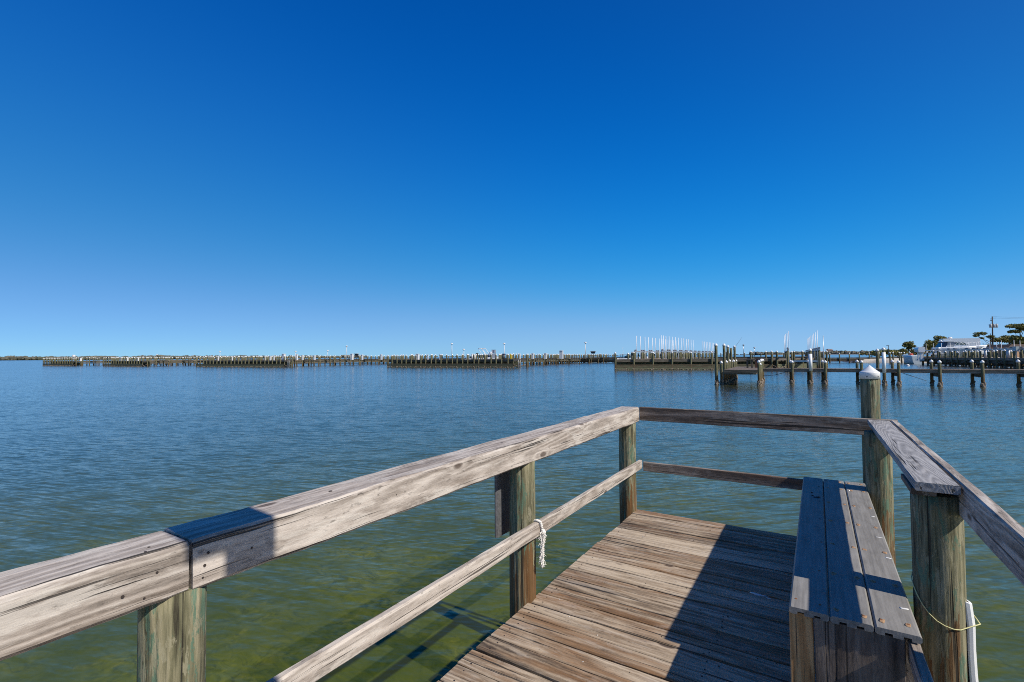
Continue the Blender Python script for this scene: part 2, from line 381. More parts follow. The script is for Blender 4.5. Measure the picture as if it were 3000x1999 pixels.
def bed_mat():
    m,t=newmat('sea_bed_sand')
    pos=t.n('NewGeometry').outputs['Position']
    n=t.noise(pos,3.4,6,.68,1.6); n2=t.noise(pos,.45,4,.65)
    vo=t.n('TexVoronoi',{'feature':'SMOOTH_F1'},Vector=t.n('VectorMath',{'operation':'ADD'},i0=pos,i1=t.scale(t.n('TexNoise',None,Vector=pos,Scale=2.2,Detail=3).outputs['Color'],(.5,.5,.5))).outputs[0],Scale=3.1).outputs['Distance']
    c=t.ramp(n,[(.32,(.075,.10,.014)),(.47,(.24,.26,.035)),(.60,(.36,.34,.05)),(.72,(.60,.50,.10))])
    sw=t.noise(t.n('Mapping',None,Vector=pos,Rotation=(0,0,-YAW),Scale=(2.2,4.6,1)).outputs[0],1,5,.62,2.6)  # wavy streaks: ripple refraction painted into the bed colour
    c=t.mix(t.ramp(sw,[(.34,.75),(.48,0)]),c,(.07,.095,.014))
    c=t.mix(t.ramp(sw,[(.55,0),(.66,.5)]),c,(.48,.44,.08))
    c=t.mix(t.ramp(vo,[(.25,0),(.6,.55)]),c,(.22,.25,.035))
    c=t.mix(t.ramp(n2,[(.38,.75),(.62,0)]),c,(.11,.15,.02))
    # bed painted darker away from the pier: stands in for deeper water, plus seagrass
    sp=t.n('VectorMath',{'operation':'DOT_PRODUCT'},i0=pos,i1=(-syw-.55*cyw,cyw-.55*syw,0)).outputs['Value']
    edge=t.math('ADD',sp,t.math('MULTIPLY',t.math('SUBTRACT',t.noise(pos,.35,5,.65),.5),7.0))
    dz_=t.n('MapRange',{'interpolation_type':'SMOOTHSTEP'},Value=edge,From_Min=6.0,From_Max=30.0).outputs[0]
    c=t.mix(t.math('MULTIPLY',dz_,.82),c,(.04,.075,.035))
    t.principled(c,1.0,Specular_IOR_Level=0.); return m
def sheet(name, z, mat, r):
    b=MB(); ring=[]
    for k in range(48): ring.append(b.vert((math.cos(k*math.pi/24)*r,math.sin(k*math.pi/24)*r,z),(0,0,0),0))
    b.face(ring); return b.build(name,mat,kind='structure')
sheet('water',WZ,water_mat(),14000)
sheet('sea_bed',WZ-1.15,bed_mat(),14000)

# ------------------------------------------------------------------ the viewing pier
pier=thing('viewing_pier',(-.6,2.5,0),'weathered timber viewing pier with plank deck and railings, the one we stand on','pier')
PR=.0875
def near_pile(x,y,zt,r=PR,seed=0,sub=None,name='piling',zb=WZ-1.2):
    b=MB(); b.cyl((x,y,zb),(x,y,zt),r*1.03,r*.98,72,46,jit=r*.045,z0=zb-WZ,seed=seed)
    return b.build(name,P_NEAR,pier)
for i,(x,y,zt) in enumerate([(-1.69,-1.42,.9),(-1.69,.708,.905),(-1.69,2.78,.905),(-1.69,4.894,.905),(.388,4.75,.985),(.43,2.82,.985),(.43,-1.3,.98),(1.2,2.14,1.56),(1.2,1.92,1.56)]):
    near_pile(x,y,zt,PR if x<1 else .12,i*3.7)  # last two, out of view, are added only to shade the deck
tall=near_pile(.378,5.145,1.40,.069,41)
def cap_prof(r,h1,h2):
    pr=[(r*1.0,-h1),(r*1.06,-h1),(r*1.06,-.006),(r*1.03,.004)]
    for k in range(1,9):
        u=k/9; pr.append((r*1.03*(1-u)**.93,h2*u**1.05))
    pr.append((.004,h2)); return pr
b=MB(); b.lathe((.378,5.145,1.44),cap_prof(.069,.055,.062),48)
for th in (-1.9,-.75): b.cyl(Vector((.378+math.cos(th)*.0725,5.145+math.sin(th)*.0725,1.405)),Vector((.378+math.cos(th)*.0755,5.145+math.sin(th)*.0755,1.405)),.0045,.0045,10,mi=1)
b.build('cap',[CAP,NAIL],tall)
# deck: one layer of cross planks
b=MB(); y=4.949; k=0
rs=random.Random(5)
while y>-1.6:
    wdt=.135+rs.uniform(-.002,.003); lo_=-1.622+rs.uniform(-.008,.006); z=-.019+rs.uniform(-.0025,.0025)
    sk=rs.uniform(-.003,.003)
    b.plank((lo_,y-wdt/2+sk,z),(.345,y-wdt/2-sk,z),wdt,.038,bev=.004,segs=30,jit=.003,seed=rs.random()*9,rnd=rs.random())
    for xx in (-1.55,-.52,.30):                       # nail pairs
        for dy in (.03,.105):
            nx=xx+rs.uniform(-.012,.012); ny=y-dy+rs.uniform(-.006,.006)
            b.cyl((nx,ny,z+.0185),(nx,ny,z+.0206),.0045,.0045,8,mi=1)
    y-=wdt+rs.uniform(.009,.016)
b.lump((-.36,3.62,.001),.05,.018,.002,mi=2,n=11,k=4,jit=.5); b.lump((-.30,3.60,.001),.02,.01,.002,mi=2,n=9,k=4,jit=.5)
for q in range(60):
    b.lump((rs.uniform(-1.55,-.2),rs.uniform(2.0,4.9),.0005),rs.uniform(.002,.006),rs.uniform(.002,.005),.002,mi=rs.choice((1,1,2)),n=5,k=3,jit=.5)
b.build('deck',[W_DECK,NAIL,BIRD],pier)
b=MB()
for xx in (-1.565,-.55,.45): b.plank((xx,-1.6,-.155),(xx,4.93,-.155),.045,.23,segs=10)
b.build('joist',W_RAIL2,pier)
# top rails
def board(name,p0,p1,w,t,mat,**k):
    b=MB(); b.plank(p0,p1,w,t,**k); return b.build(name,mat,pier)
def beam_with_spots(p0,p1,w,t,spots,seed):
    b=MB(); b.plank(p0,p1,w,t,bev=.012,segs=90,jit=.0048,seed=seed)
    for (sx,sy,sz,r,ax) in spots:
        d=Vector((1,0,0)) if ax==0 else Z
        q=Vector((sx,sy,sz)); b.cyl(q-d*.006,q+d*.0015,r*.68,r*.6,9,mi=1)
    return b.build('top_rail',[W_RAIL,NAIL],pier)
beam_with_spots((-1.7025,-1.5,.974),(-1.7025,.712,.974),.195,.152,[(-1.605,.63,.99,.006,0),(-1.605,.55,.955,.007,0),(-1.605,.60,.93,.005,0),(-1.66,.63,1.0495,.006,2),(-1.63,.61,1.0495,.006,2)],1.3)
beam_with_spots((-1.700,.722,.973),(-1.700,5.02,.973),.198,.156,[(-1.601,.765,1.0,.006,0),(-1.601,.755,.965,.007,0),(-1.601,.75,.93,.005,0),(-1.601,.90,.97,.006,0),(-1.601,1.55,.985,.005,0),(-1.601,2.5,.99,.005,0),(-1.70,1.28,1.051,.012,2),(-1.70,2.55,1.051,.014,2)],2.9)
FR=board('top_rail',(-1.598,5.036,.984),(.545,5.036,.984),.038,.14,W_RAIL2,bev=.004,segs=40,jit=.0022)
board('top_rail',(.518,4.99,.981),(.518,-1.5,.981),.044,.144,W_RAIL,bev=.006,segs=60,jit=.003)
# lower rails
board('lower_rail',(-1.585,-1.5,.4615),(-1.585,4.985,.4615),.04,.092,W_RAIL,bev=.008,segs=70,jit=.003)
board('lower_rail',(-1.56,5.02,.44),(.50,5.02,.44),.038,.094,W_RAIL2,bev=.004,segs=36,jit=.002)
board('lower_rail',(.292,2.45,.445),(.292,-1.4,.445),.036,.09,W_RAIL,bev=.004,segs=30,jit=.002)
# flat arm board on the right-hand rail, and its packers
board('arm_board',(.415,2.679,1.032),(.415,4.985,1.032),.146,.037,W_ARM,bev=.003,segs=30,jit=.001,seed=3.1)
b=MB(); b.plank((.375,2.72,1.0),(.375,3.02,1.0),.085,.026,bev=.002,segs=3,jit=.0005); b.build('packer',W_RAIL2,pier)
b=MB(); b.plank((.40,4.66,1.0),(.40,4.84,1.0),.085,.026,bev=.002,segs=3,jit=.0005); b.build('packer',W_RAIL2,pier)
# vertical composite board hung outside the middle left post
b=MB(); b.plank((-1.822,2.744,.40),(-1.822,2.744,.93),.186,.024,up=Vector((1,0,0)),bev=.01,segs=8,jit=.0005); b.build('hanging_board',SLATE,pier)
# unseen tall post and board, added to cast the shade on the left rail
near_pile(.43,.70,3.35,.085,77)
b=MB(); b.plank((.44,.60,2.935),(.44,.60,3.30),.20,.05,up=Vector((1,0,0)),bev=.004,segs=4); b.build('shade_board',W_RAIL,pier)

# ------------------------------------------------------------------ bench
bench=thing('bench',(.09,3.68,0),'grey three-plank bench on the pier deck, below the flat arm board','bench')
b0=.525; pw=.1435; t_=.028
def comp_prof(w,t):
    x=w/2; y=t/2; e=.007
    return [(-x,-y+e),(-x+e,-y),(-x+.030,-y),(-x+.031,-y+.012),(-x+.055,-y+.012),(-x+.056,-y),(x-.056,-y),(x-.055,-y+.012),(x-.031,-y+.012),(x-.030,-y),(x-e,-y),(x,-y+e),(x,y-e),(x-e,y),(-x+e,y),(-x,y-e)]
rs=random.Random(8)
for i,xc in enumerate((-.0545,.0930,.2405)):
    b=MB(); b.plank((xc,2.394,b0-t_/2),(xc,4.962,b0-t_/2),pw,t_,segs=20,jit=.0006,prof=comp_prof(pw,t_),seed=i*2.2+.4)
    for yy in (2.47,2.86,3.30,3.75,4.2,4.65,4.9):
        for dx in (-.045,.045):
            if i==0 and yy>2.5 and dx<0: continue
            q=Vector((xc+dx+rs.uniform(-.006,.006),yy+rs.uniform(-.01,.01),b0))
            b.cyl(q-Z*.003,q+Z*.0016,.006,.005,8,mi=1)
            if i>0:
                L_=rs.uniform(.008,.02)
                b.lump(q+Vector((rs.uniform(-.003,.003),L_*-.4,.0003)),.011,.012+L_*.6,.0008,mi=2,n=9,k=4,jit=.3)
    if i==2:
        for (dx,yy,rx,ry) in ((.045,2.62,.016,.009),(.05,3.22,.014,.008),(.045,3.98,.013,.007),(.04,3.55,.018,.006)):
            b.lump((xc+dx,yy,b0+.0004),rx,ry,.0011,mi=3,n=10,k=4,jit=.3)
    if i==0:
        for (dx,yy,r_) in ((.03,4.30,.014),(.012,4.29,.007),(.0,4.33,.006),(-.005,4.42,.007),(.04,4.31,.006)):
            b.lump((xc+dx,yy,b0+.001),r_,r_*1.2,.006,mi=4,n=8,k=4,jit=.4)
    b.build('seat_plank',[COMP,RUST,RUSTL,BIRD,NAIL],bench)
for yy in (2.455,4.80):
    b=MB(); b.plank((-.083,yy-.02,.002),(-.083,yy-.02,.496),.088,.04,up=Vector((0,1,0)),bev=.004,segs=8,jit=.0008); b.build('leg',W_NEW,bench)
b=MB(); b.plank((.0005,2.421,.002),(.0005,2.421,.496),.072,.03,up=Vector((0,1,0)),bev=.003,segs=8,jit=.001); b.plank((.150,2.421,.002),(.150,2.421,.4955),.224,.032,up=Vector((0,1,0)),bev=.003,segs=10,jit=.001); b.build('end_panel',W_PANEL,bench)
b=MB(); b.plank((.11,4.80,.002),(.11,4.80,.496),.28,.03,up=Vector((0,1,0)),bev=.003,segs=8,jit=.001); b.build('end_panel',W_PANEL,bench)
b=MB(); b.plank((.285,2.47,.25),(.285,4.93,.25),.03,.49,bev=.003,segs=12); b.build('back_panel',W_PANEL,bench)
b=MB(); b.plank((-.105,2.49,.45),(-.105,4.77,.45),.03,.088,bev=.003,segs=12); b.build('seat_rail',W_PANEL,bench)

# ------------------------------------------------------------------ rope, cord, bumper
b=MB(); rs=random.Random(3)
def strand(pts,r,k=2,tw=.004,seed=0):
    out=[]
    for q in range(k):
        P=[]
        for i,p in enumerate(pts):
            a=i*1.3+q*2*math.pi/k
            P.append(Vector(p)+Vector((math.cos(a)*tw,math.sin(a)*tw,0)))
        b.tube(P,r,6)
Y0=2.80
def sub(pts,n=6):
    o=[]
    for i in range(len(pts)-1):
        for j in range(n): o.append(Vector(pts[i]).lerp(Vector(pts[i+1]),j/n))
    o.append(Vector(pts[-1])); return o
loop=[(-1.612,Y0-.005,.40),(-1.615,Y0-.01,.46),(-1.607,Y0-.012,.512),(-1.585,Y0-.012,.519),(-1.562,Y0-.008,.512),(-1.556,Y0,.48),(-1.556,Y0+.008,.44),(-1.556,Y0+.006,.405),(-1.575,Y0,.398),(-1.60,Y0-.004,.400)]
strand(sub(loop),.0066,2,.0052)
hang=[(-1.556,Y0+.008,.455),(-1.548,Y0+.012,.43),(-1.549,Y0+.008,.385),(-1.551,Y0-.001,.345),(-1.551,Y0-.004,.30),(-1.549,Y0-.003,.26),(-1.548,Y0-.005,.222)]
strand(sub(hang),.0068,3,.0055)
b.lump((-1.549,Y0+.014,.432),.014,.015,.02,jit=.5,n=9,k=6)
for i in range(420):                                   # frayed fibres
    zc=rs.choice([rs.uniform(.27,.40),rs.uniform(.40,.45),rs.uniform(.23,.33)])
    yo=Y0+.004-(.45-zc)*.05+rs.gauss(0,.008)
    p=Vector((-1.552+rs.gauss(0,.006),yo,zc)); d=Vector((rs.gauss(0,.6),rs.gauss(0,1),-.9)).normalized()*rs.uniform(.012,.034)
    sd=Vector((rs.gauss(0,1),rs.gauss(0,1),rs.gauss(0,.4))).normalized()*rs.uniform(.0015,.004)
    b.quad(p-sd,p+sd,p+d+sd*.4,p+d-sd*.4)
tag(b.build('frayed_rope',CREAM,loc=(-1.585,Y0,.46)),'frayed white rope tied round the lower left rail, loose end hanging','rope')
b=MB(); P=[]
for (th,z) in ((-205,.60),(-185,.585),(-165,.565),(-150,.535),(-135,.505),(-120,.478),(-105,.458),(-90,.446),(-72,.438),(-55,.436),(-40,.44)):
    P.append((.43+math.cos(R(th))*(PR+.006),2.82+math.sin(R(th))*(PR+.006),z))
P+= [(.525,2.775,.448),(.540,2.785,.452),(.556,2.80,.455),(.552,2.83,.46),(.52,2.90,.50),(.47,2.915,.56),(.40,2.912,.59),(.352,2.86,.60)]
b.tube(P,.0022,6); tag(b.build('yellow_cord',YCORD,loc=(.43,2.82,.45)),'thin yellow cord slung round the short post beside the bench','cord')
b=MB()                                                 # white plastic dock bumper strip: a thin bowed profile run up the post
prof=[(.522,2.782),(.528,2.778),(.540,2.779),(.549,2.787),(.552,2.80),(.549,2.814),(.540,2.822),(.528,2.825),(.522,2.82),(.530,2.816),(.540,2.81),(.543,2.80),(.540,2.793),(.530,2.788)]
rings=[]; NZ=14
for i in range(NZ+1):
    u=i/NZ; z=WZ-.1+u*(.545-WZ+.1); bow=-.008*math.sin(u*9)-.004+(-.012*max(0,u-.93)/.07)
    rings.append([b.vert((x+bow,y_,z+(.0 if i<NZ else -.012*(x-.524)/.03)),(z,x,y_),.5) for (x,y_) in prof])
for i in range(NZ):
    for j in range(len(prof)): b.face((rings[i][j],rings[i][(j+1)%len(prof)],rings[i+1][(j+1)%len(prof)],rings[i+1][j]),0,False)
b.face(rings[-1]); b.face(rings[0][::-1])
tag(b.build('dock_bumper',WHITE,loc=(.54,2.80,0)),'white plastic bumper strip strapped upright to the short post beside the bench','dock bumper')

# ================================================================== the marina and everything beyond
N2=LD(.5,.866)-LD(0,0); N2.z=0; N2.normalize()          # direction the docks run out from the shore line of sight
W2=LD(.866,-.5); W2.z=0; W2.normalize()                   # square to it, towards the right
NA=Vector((N2.x,N2.y,0)); WA=Vector((W2.x,W2.y,0))
MESHC={}
def oyster(b, c, r, n, hi=.42, seed=0):
    rr=random.Random(seed)
    for i in range(n):
        th=rr.uniform(0,6.28); z=WZ+rr.uniform(-.1,hi)*rr.uniform(.5,1)
        q=.035+rr.random()*.04
        b.lump((c[0]+math.cos(th)*r,c[1]+math.sin(th)*r,z),q,q,q*1.2,mi=1,n=5,k=3,jit=.5,sm=False,seed=i)
def pile_mesh(zt, r, n, lod, seed=0):
    key=('p',round(zt,2),round(r,3),lod,seed)
    if key not in MESHC:
        b=MB(); b.cyl((0,0,WZ-1.1),(0,0,zt),r*1.06,r*.96,n,10 if lod else 4,z0=-1.1,jit=r*.05 if lod else 0,seed=seed)
        if lod: oyster(b,(0,0),r,46 if lod>1 else 18,seed=seed+5)
        MESHC[key]=b.mesh('piling',[P_FAR,OYST])
    return MESHC[key]
def cap_mesh(r, n):
    key=('c',round(r,3),n)
    if key not in MESHC:
        b=MB(); b.lathe((0,0,.02),[(r*1.0,-.10),(r*1.12,-.10),(r*1.12,0),(r*.62,r*.62),(r*.2,r*1.05),(.003,r*1.12)],n)
        MESHC[key]=b.mesh('cap',[CAP])
    return MESHC[key]
def pile(parent, p, zt, r=.15, lod=0, capped=True, name='piling', seed=0, **tg):
    o=bpy.data.objects.new(name,pile_mesh(zt,r,14 if lod else 9,lod,seed)); COL.objects.link(o)
    pl=wloc(parent) if parent else Vector()
    o.location=(p[0]-pl.x,p[1]-pl.y,-pl.z); o.parent=parent
    if not lod: o.rotation_euler=(random.gauss(0,.012),random.gauss(0,.012),0)
    if capped:
        c=bpy.data.objects.new('cap',cap_mesh(r,14 if lod else 9)); COL.objects.link(c); c.parent=o; c.location=(0,0,zt)
    return tag(o,**tg)
def deck_box(b, p0, along, length, width, z1, z0, side, mi=0):
    """deck slab from p0 along a direction; 'side' = unit vector the width runs to"""
    c=Vector(p0)+along*(length/2)+side*(width/2); c.z=(z0+z1)/2
    b.obox(c,along,side,Z,length,width,z1-z0,mi)

# ------------------------------------------------------------------ neighbouring T dock (38 m out)
nb=thing('small_dock',LD(20.6,40.2,WZ),'nearby grey dock: a platform and a long walkway on white-capped pilings','dock')
FL=LD(16.45,37.4)
b=MB(); zt=.44
n=int(10.6/.145)
for i in range(n):                                        # platform planks laid across
    c=FL+NA*(.07+i*.145)+WA*1.14; c.z=zt-.02
    b.obox(c,WA,NA,Z,2.28+random.uniform(-.02,.02),.137,.04)
b.build('platform_deck',W_MID,nb)
b=MB(); deck_box(b,FL+WA*.03+NA*.04,NA,10.5,2.2,zt-.045,zt-.36,WA); deck_box(b,FL+NA*.0-WA*.02,WA,2.32,.04,zt-.003,zt-.24,-NA)
b.build('platform_frame',W_FAR,nb)
WK0=FL+WA*2.28+NA*4.5
b=MB()
for i in range(int(30/.145)):
    c=WK0+WA*(.07+i*.145)+NA*.75; c.z=zt-.02
    b.obox(c,NA,WA,Z,1.5+random.uniform(-.03,.03),.137,.04)
b.build('walkway_deck',W_MID,nb)
b=MB()
for off in (.04,.74,1.42): deck_box(b,WK0+NA*off,WA,30,.05,zt-.042,zt-.27,NA)
b.build('joist',W_MID,nb)
# pilings of the platform
def nbpile(px,py,ztop,r=.125,capped=True,seed=0,D=None):
    p=on_z(px,py,WZ) if D is None else D
    return pile(nb,p,ztop,r,2,capped,seed=seed)
nbpile(2099.8,1127.5,2.36,.115,seed=1)
nbpile(2114.5,1125.5,.98,.105,seed=2)
for i,(t,zz,cp) in enumerate([(1.9,2.38,1),(3.3,1.0,1),(4.6,2.3,1),(5.8,1.05,1),(7.2,2.2,0),(7.5,1.0,1),(9.3,1.0,1),(10.5,2.36,1),(11.6,1.0,1)]):
    pile(nb,FL+NA*t-WA*.16,zz,.11,1,bool(cp),seed=3)
for i,(t,zz) in enumerate([(.15,1.06),(1.7,.85),(2.9,1.1),(4.3,1.12),(6.4,1.1)]):
    pile(nb,FL+NA*t+WA*2.42,zz,.10,2,True,seed=5+i)
for px in (2320.7,2374.8,2418.6,2524.7,2633,2753.5,2878.7,3022):
    q=None
    # where the sight line meets the walkway's front edge
    for s_ in range(0,3200):
        c=WK0+WA*(s_*.01)-NA*.14
        d=c-EYEP; x=1500+FOC*d.dot(RT)/d.dot(FWD)
        if x>=px: q=c; break
    if q is None: continue
    tallp = px==2374.8
    o=pile(nb,q,1.92 if tallp else .98,.115 if tallp else .10,2,True,seed=9)
    if tallp:
        b=MB(); b.cyl(q+Z*.28,q+Z*1.62,.128,.128,18); b.build('sleeve',WHITE,o)
    k=q+NA*1.78-WA*.10
    pile(nb,k,1.0,.10,1,True,seed=11)
    b=MB(); c=q+NA*.9; c.z=zt-.41; b.obox(c,NA,WA,Z,1.75,.09,.26); b.build('cross_beam',W_FAR,nb)
for (px,zz,slv,back) in ((2572,1.86,0,1.95),(2590.5,1.93,1,-.16)):
    for s_ in range(0,3200):
        c=WK0+WA*(s_*.01)+NA*back; d=c-EYEP
        if 1500+FOC*d.dot(RT)/d.dot(FWD)>=px: break
    o=pile(nb,c,zz,.108,2,True,seed=12)
    if slv: b=MB(); b.cyl(c+Z*.17,c+Z*1.70,.12,.12,18); b.build('sleeve',WHITE,o)
# things on it
def boxthing(name,loc,parts,label,cat,group=None):
    """parts: (name, material, builder(b))"""
    t=thing(name,loc,label,cat,group)
    for nm,mt,fn in parts:
        b=MB(); fn(b); b.build(nm,mt,t)
    return t
tb=FL+NA*5.6+WA*1.45; tb.z=zt
def fb(c,a,s,l,w_,z0,z1): 
    return lambda b: b.obox(Vector((c.x,c.y,(z0+z1)/2)),a,s,Z,l,w_,z1-z0)
t=thing('cleaning_table',tb,'small dark timber table standing on the nearby dock platform','table')
b=MB(); b.obox(tb+Z*.74,WA,NA,Z,.95,.6,.06); b.build('table_top',W_FAR,t)
for a_ in (-.33,.33):
    b=MB(); b.obox(tb+WA*a_*.55+Z*.355,WA,NA,Z,.12,.45,.71); b.build('leg',W_FAR,t)
sb=FL+NA*6.9+WA*2.0; sb.z=zt
t=thing('storage_locker',sb,'upright brown timber locker at the back of the nearby dock platform','locker')
b=MB(); b.obox(sb+Z*.40,WA,NA,Z,.42,.42,.80); b.build('body',plain('brown_board',(.16,.075,.045),.7,var=.3),t)
b=MB(); b.obox(sb+Z*.82,WA,NA,Z,.50,.50,.04); b.build('lid',W_FAR,t)
def sight(px,p0,dirv,rng=3200,st=.01):
    for s_ in range(rng):
        c=p0+dirv*(s_*st); d=c-EYEP
        if 1500+FOC*d.dot(RT)/d.dot(FWD)>=px: return c
    return p0
c=sight(2414,WK0,WA)-NA*.09
b=MB(); b.tube([c+Z*.05,c+Z*3.0],.026,8,r1=.02); b.lump(c+Z*3.02,.03,.03,.03,n=8,k=4,jit=0)
tag(b.build('pole',ALU,loc=c),'thin grey metal pole rising from the nearby walkway, next to the third piling pair','pole')
# mooring line and the dark cane hanging off the walkway
p0=sight(2232,WK0,WA)+Z*-.15-NA*.05; p1=sight(2308,WK0,WA)+Z*.22-NA*.05
P=[]
for i in range(15):
    u=i/14; q=p0.lerp(p1,u); q.z=p0.z+(p1.z-p0.z)*u-.12*math.sin(math.pi*u); P.append(q)
b=MB(); b.tube(P,.018,6); tag(b.build('mooring_rope',DARK,loc=p0),'dark mooring rope slung low along the nearby walkway','rope')
p0=sight(2644,WK0,WA)-NA*.1+Z*.15; p1=on_z(2714,1116,WZ+.12)
b=MB(); b.tube([p0,p1],.02,6); tag(b.build('pole',DARK,loc=p0),'long dark pole slanting off the nearby walkway towards the water','pole')
p0=FL+NA*7.2; p0.z=2.0; p1=at_d(2174,988,44)
b=MB(); b.tube([p0,p1],.016,6,r1=.006); tag(b.build('fishing_rod',DARK,loc=p0),'thin dark fishing rod leaning out above the nearby dock platform','fishing rod')

# ------------------------------------------------------------------ wave-screened T docks, one behind another to the left
SCREEN=wood('wet_green_screen_board',(.03,.03,.018),(.10,.11,.06),(.19,.19,.11),brown=(.13,.055,.03),brown_lo=.55,brown_w=.7,ring=.15,knots=False)
DZ=.97
names=['leftmost T-shaped marina dock with a short low timber wave screen',
 'second T-shaped marina dock from the far left, low wave screen on its head',
 'third T-shaped marina dock, wide timber wave screen ending in a crossed brace and ladder',
 'fourth T-shaped marina dock with a long wave screen, the one with the notice board',
 'nearest T-shaped marina dock, its long wave screen just beyond the nearby platform']
heads=[((125,1072.0),(212,1073.0),6.0),((303,1073.4),(416,1074.2),5.5),((575,1075.0),(832,1076.3),4.2),((1134,1076.3),(1505,1077.8),1.30),((1805,1084.0),(2262,1083.0),2.95)]
DOCKS=[]
allp=0
for i,((xa,ya),(xb,yb),sp) in enumerate(heads):
    A=on_z(xa,ya,WZ); B=on_z(xb,yb,WZ); ax=(B-A).normalized(); Ln=(B-A).length; sd=Vector((-ax.y,ax.x,0))
    if sd.dot(FWD)<0: sd=-sd
    t=thing('t_head_dock',A.lerp(B,.5),names[i],'dock'); DOCKS.append((t,A,B,ax,sd,Ln))
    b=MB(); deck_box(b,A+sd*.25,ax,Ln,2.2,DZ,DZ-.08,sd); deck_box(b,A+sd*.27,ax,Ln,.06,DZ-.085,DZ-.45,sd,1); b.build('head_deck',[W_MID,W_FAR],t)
    b=MB()
    for q in range(6):                                   # horizontal screen boards with slots
        deck_box(b,A-sd*.02*(q%2),ax,Ln,.05,WZ+.02+q*.165,WZ-.13+q*.165,sd)
    rr=random.Random(i)
    for q in range(int(Ln*7)):
        c=A+ax*rr.uniform(0,Ln)-sd*.03; b.lump((c.x,c.y,WZ+rr.uniform(-.04,.16)),.07,.07,.06,mi=1,n=5,k=3,jit=.5,sm=False,seed=q)
    b.build('wave_screen',[SCREEN,OYST],t)
    b=MB(); deck_box(b,A+sd*2.2,ax,Ln,.08,.50,WZ+.1,sd); b.build('back_screen',SCREEN,t)
    k=max(6,int(Ln/(1.3 if i==3 else 1.45 if i==2 else 1.5 if i<2 else 2.9)))
    for q in range(k+1):
        c=A+ax*(Ln*q/k)+sd*.12
        pile(t,c+ax*random.uniform(-.15,.15),2.0+random.uniform(-.04,.05),.14,1 if i>=3 else 0)
        if q%2==0: pile(t,A+ax*(Ln*q/k)+sd*2.5,2.02+random.uniform(-.05,.05),.14)
    # finger dock running away from the head
    f0=A.lerp(B,.62 if i<4 else .12)+sd*2.5
    fl=66 if i<3 else 92 if i==3 else 66
    b=MB(); deck_box(b,f0-WA*1.12,NA,fl,.1,.40,-.02,WA); deck_box(b,f0+WA*1.02,NA,fl,.1,.40,-.02,WA); b.build('wale',W_FAR,t)
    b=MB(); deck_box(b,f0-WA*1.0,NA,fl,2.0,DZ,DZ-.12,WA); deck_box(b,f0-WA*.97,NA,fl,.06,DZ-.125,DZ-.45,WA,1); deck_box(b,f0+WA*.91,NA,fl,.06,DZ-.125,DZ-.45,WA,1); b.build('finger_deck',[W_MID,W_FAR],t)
    stp=1.9 if i<3 else 2.0
    for q in range(int(fl/stp)):
        for sgn in ((-1,1) if i<4 else (-1,)):
            c=f0+NA*(1.6+q*stp+random.uniform(-.3,.3))+WA*(sgn*1.16)
            pile(t,c,1.98+random.uniform(-.10,.12),.16)
        if q%4==2 and i<4:                               # short catwalk out to a mooring pile
            c=f0+NA*(1.6+q*stp)+WA*1.0; b=MB(); deck_box(b,c,WA,7,.8,DZ-.02,DZ-.2,NA); b.build('catwalk',W_MID,t)
            for e in (3.4,6.6): pile(t,c+WA*e+NA*.4,2.0,.14)
    # angled brace at the head's right-hand end
    b=MB(); e=B+ax*.1
    b.tube([e+Z*(WZ+.55)-sd*.0,e+ax*2.6+Z*(DZ-.25)],.07,4); b.tube([e+Z*(DZ-.35),e+ax*1.6+Z*(WZ+.75)],.07,4); deck_box(b,e,ax,2.7,.08,DZ-.0,DZ-.3,sd)
    b.build('brace',W_MID,t); pile(t,e+ax*2.8+sd*.1,1.95,.14)
# second, shorter stretch of the nearest head beyond the boat gap
A=on_z(2279,1083.0,WZ); B=on_z(2425,1079.6,WZ); ax=(B-A).normalized(); sd=Vector((-ax.y,ax.x,0)); Ln=(B-A).length
t5=thing('lift_dock',A.lerp(B,.5),'dock head right of the boat gap, wave screen below and tall white guide poles behind','dock')
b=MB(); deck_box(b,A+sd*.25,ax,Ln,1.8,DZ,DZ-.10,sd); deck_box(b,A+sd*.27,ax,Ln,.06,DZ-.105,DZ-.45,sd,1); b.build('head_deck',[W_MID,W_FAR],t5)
b=MB()
for q in range(6): deck_box(b,A-sd*.02*(q%2),ax,Ln,.05,WZ+.02+q*.165,WZ-.13+q*.165,sd)
b.build('wave_screen',SCREEN,t5)
for q in range(7): pile(t5,A+ax*(Ln*q/6)+sd*.12,2.02,.15,1)
f0=B+sd*2.0-WA*.6
b=MB(); deck_box(b,f0,NA,70,1.6,DZ,DZ-.12,WA); b.build('finger_deck',W_MID,t5)
b=MB(); deck_box(b,f0,NA,70,.1,.45,-.05,WA); deck_box(b,f0+WA*1.5,NA,70,.1,.45,-.05,WA); b.build('wale',W_FAR,t5)
b=MB(); deck_box(b,A+sd*1.9,ax,Ln,.08,.50,WZ+.1,sd); b.build('back_screen',SCREEN,t5)
for q in range(26): pile(t5,f0+NA*(1+q*2.6)+WA*1.75,1.98+random.uniform(-.06,.06),.14)

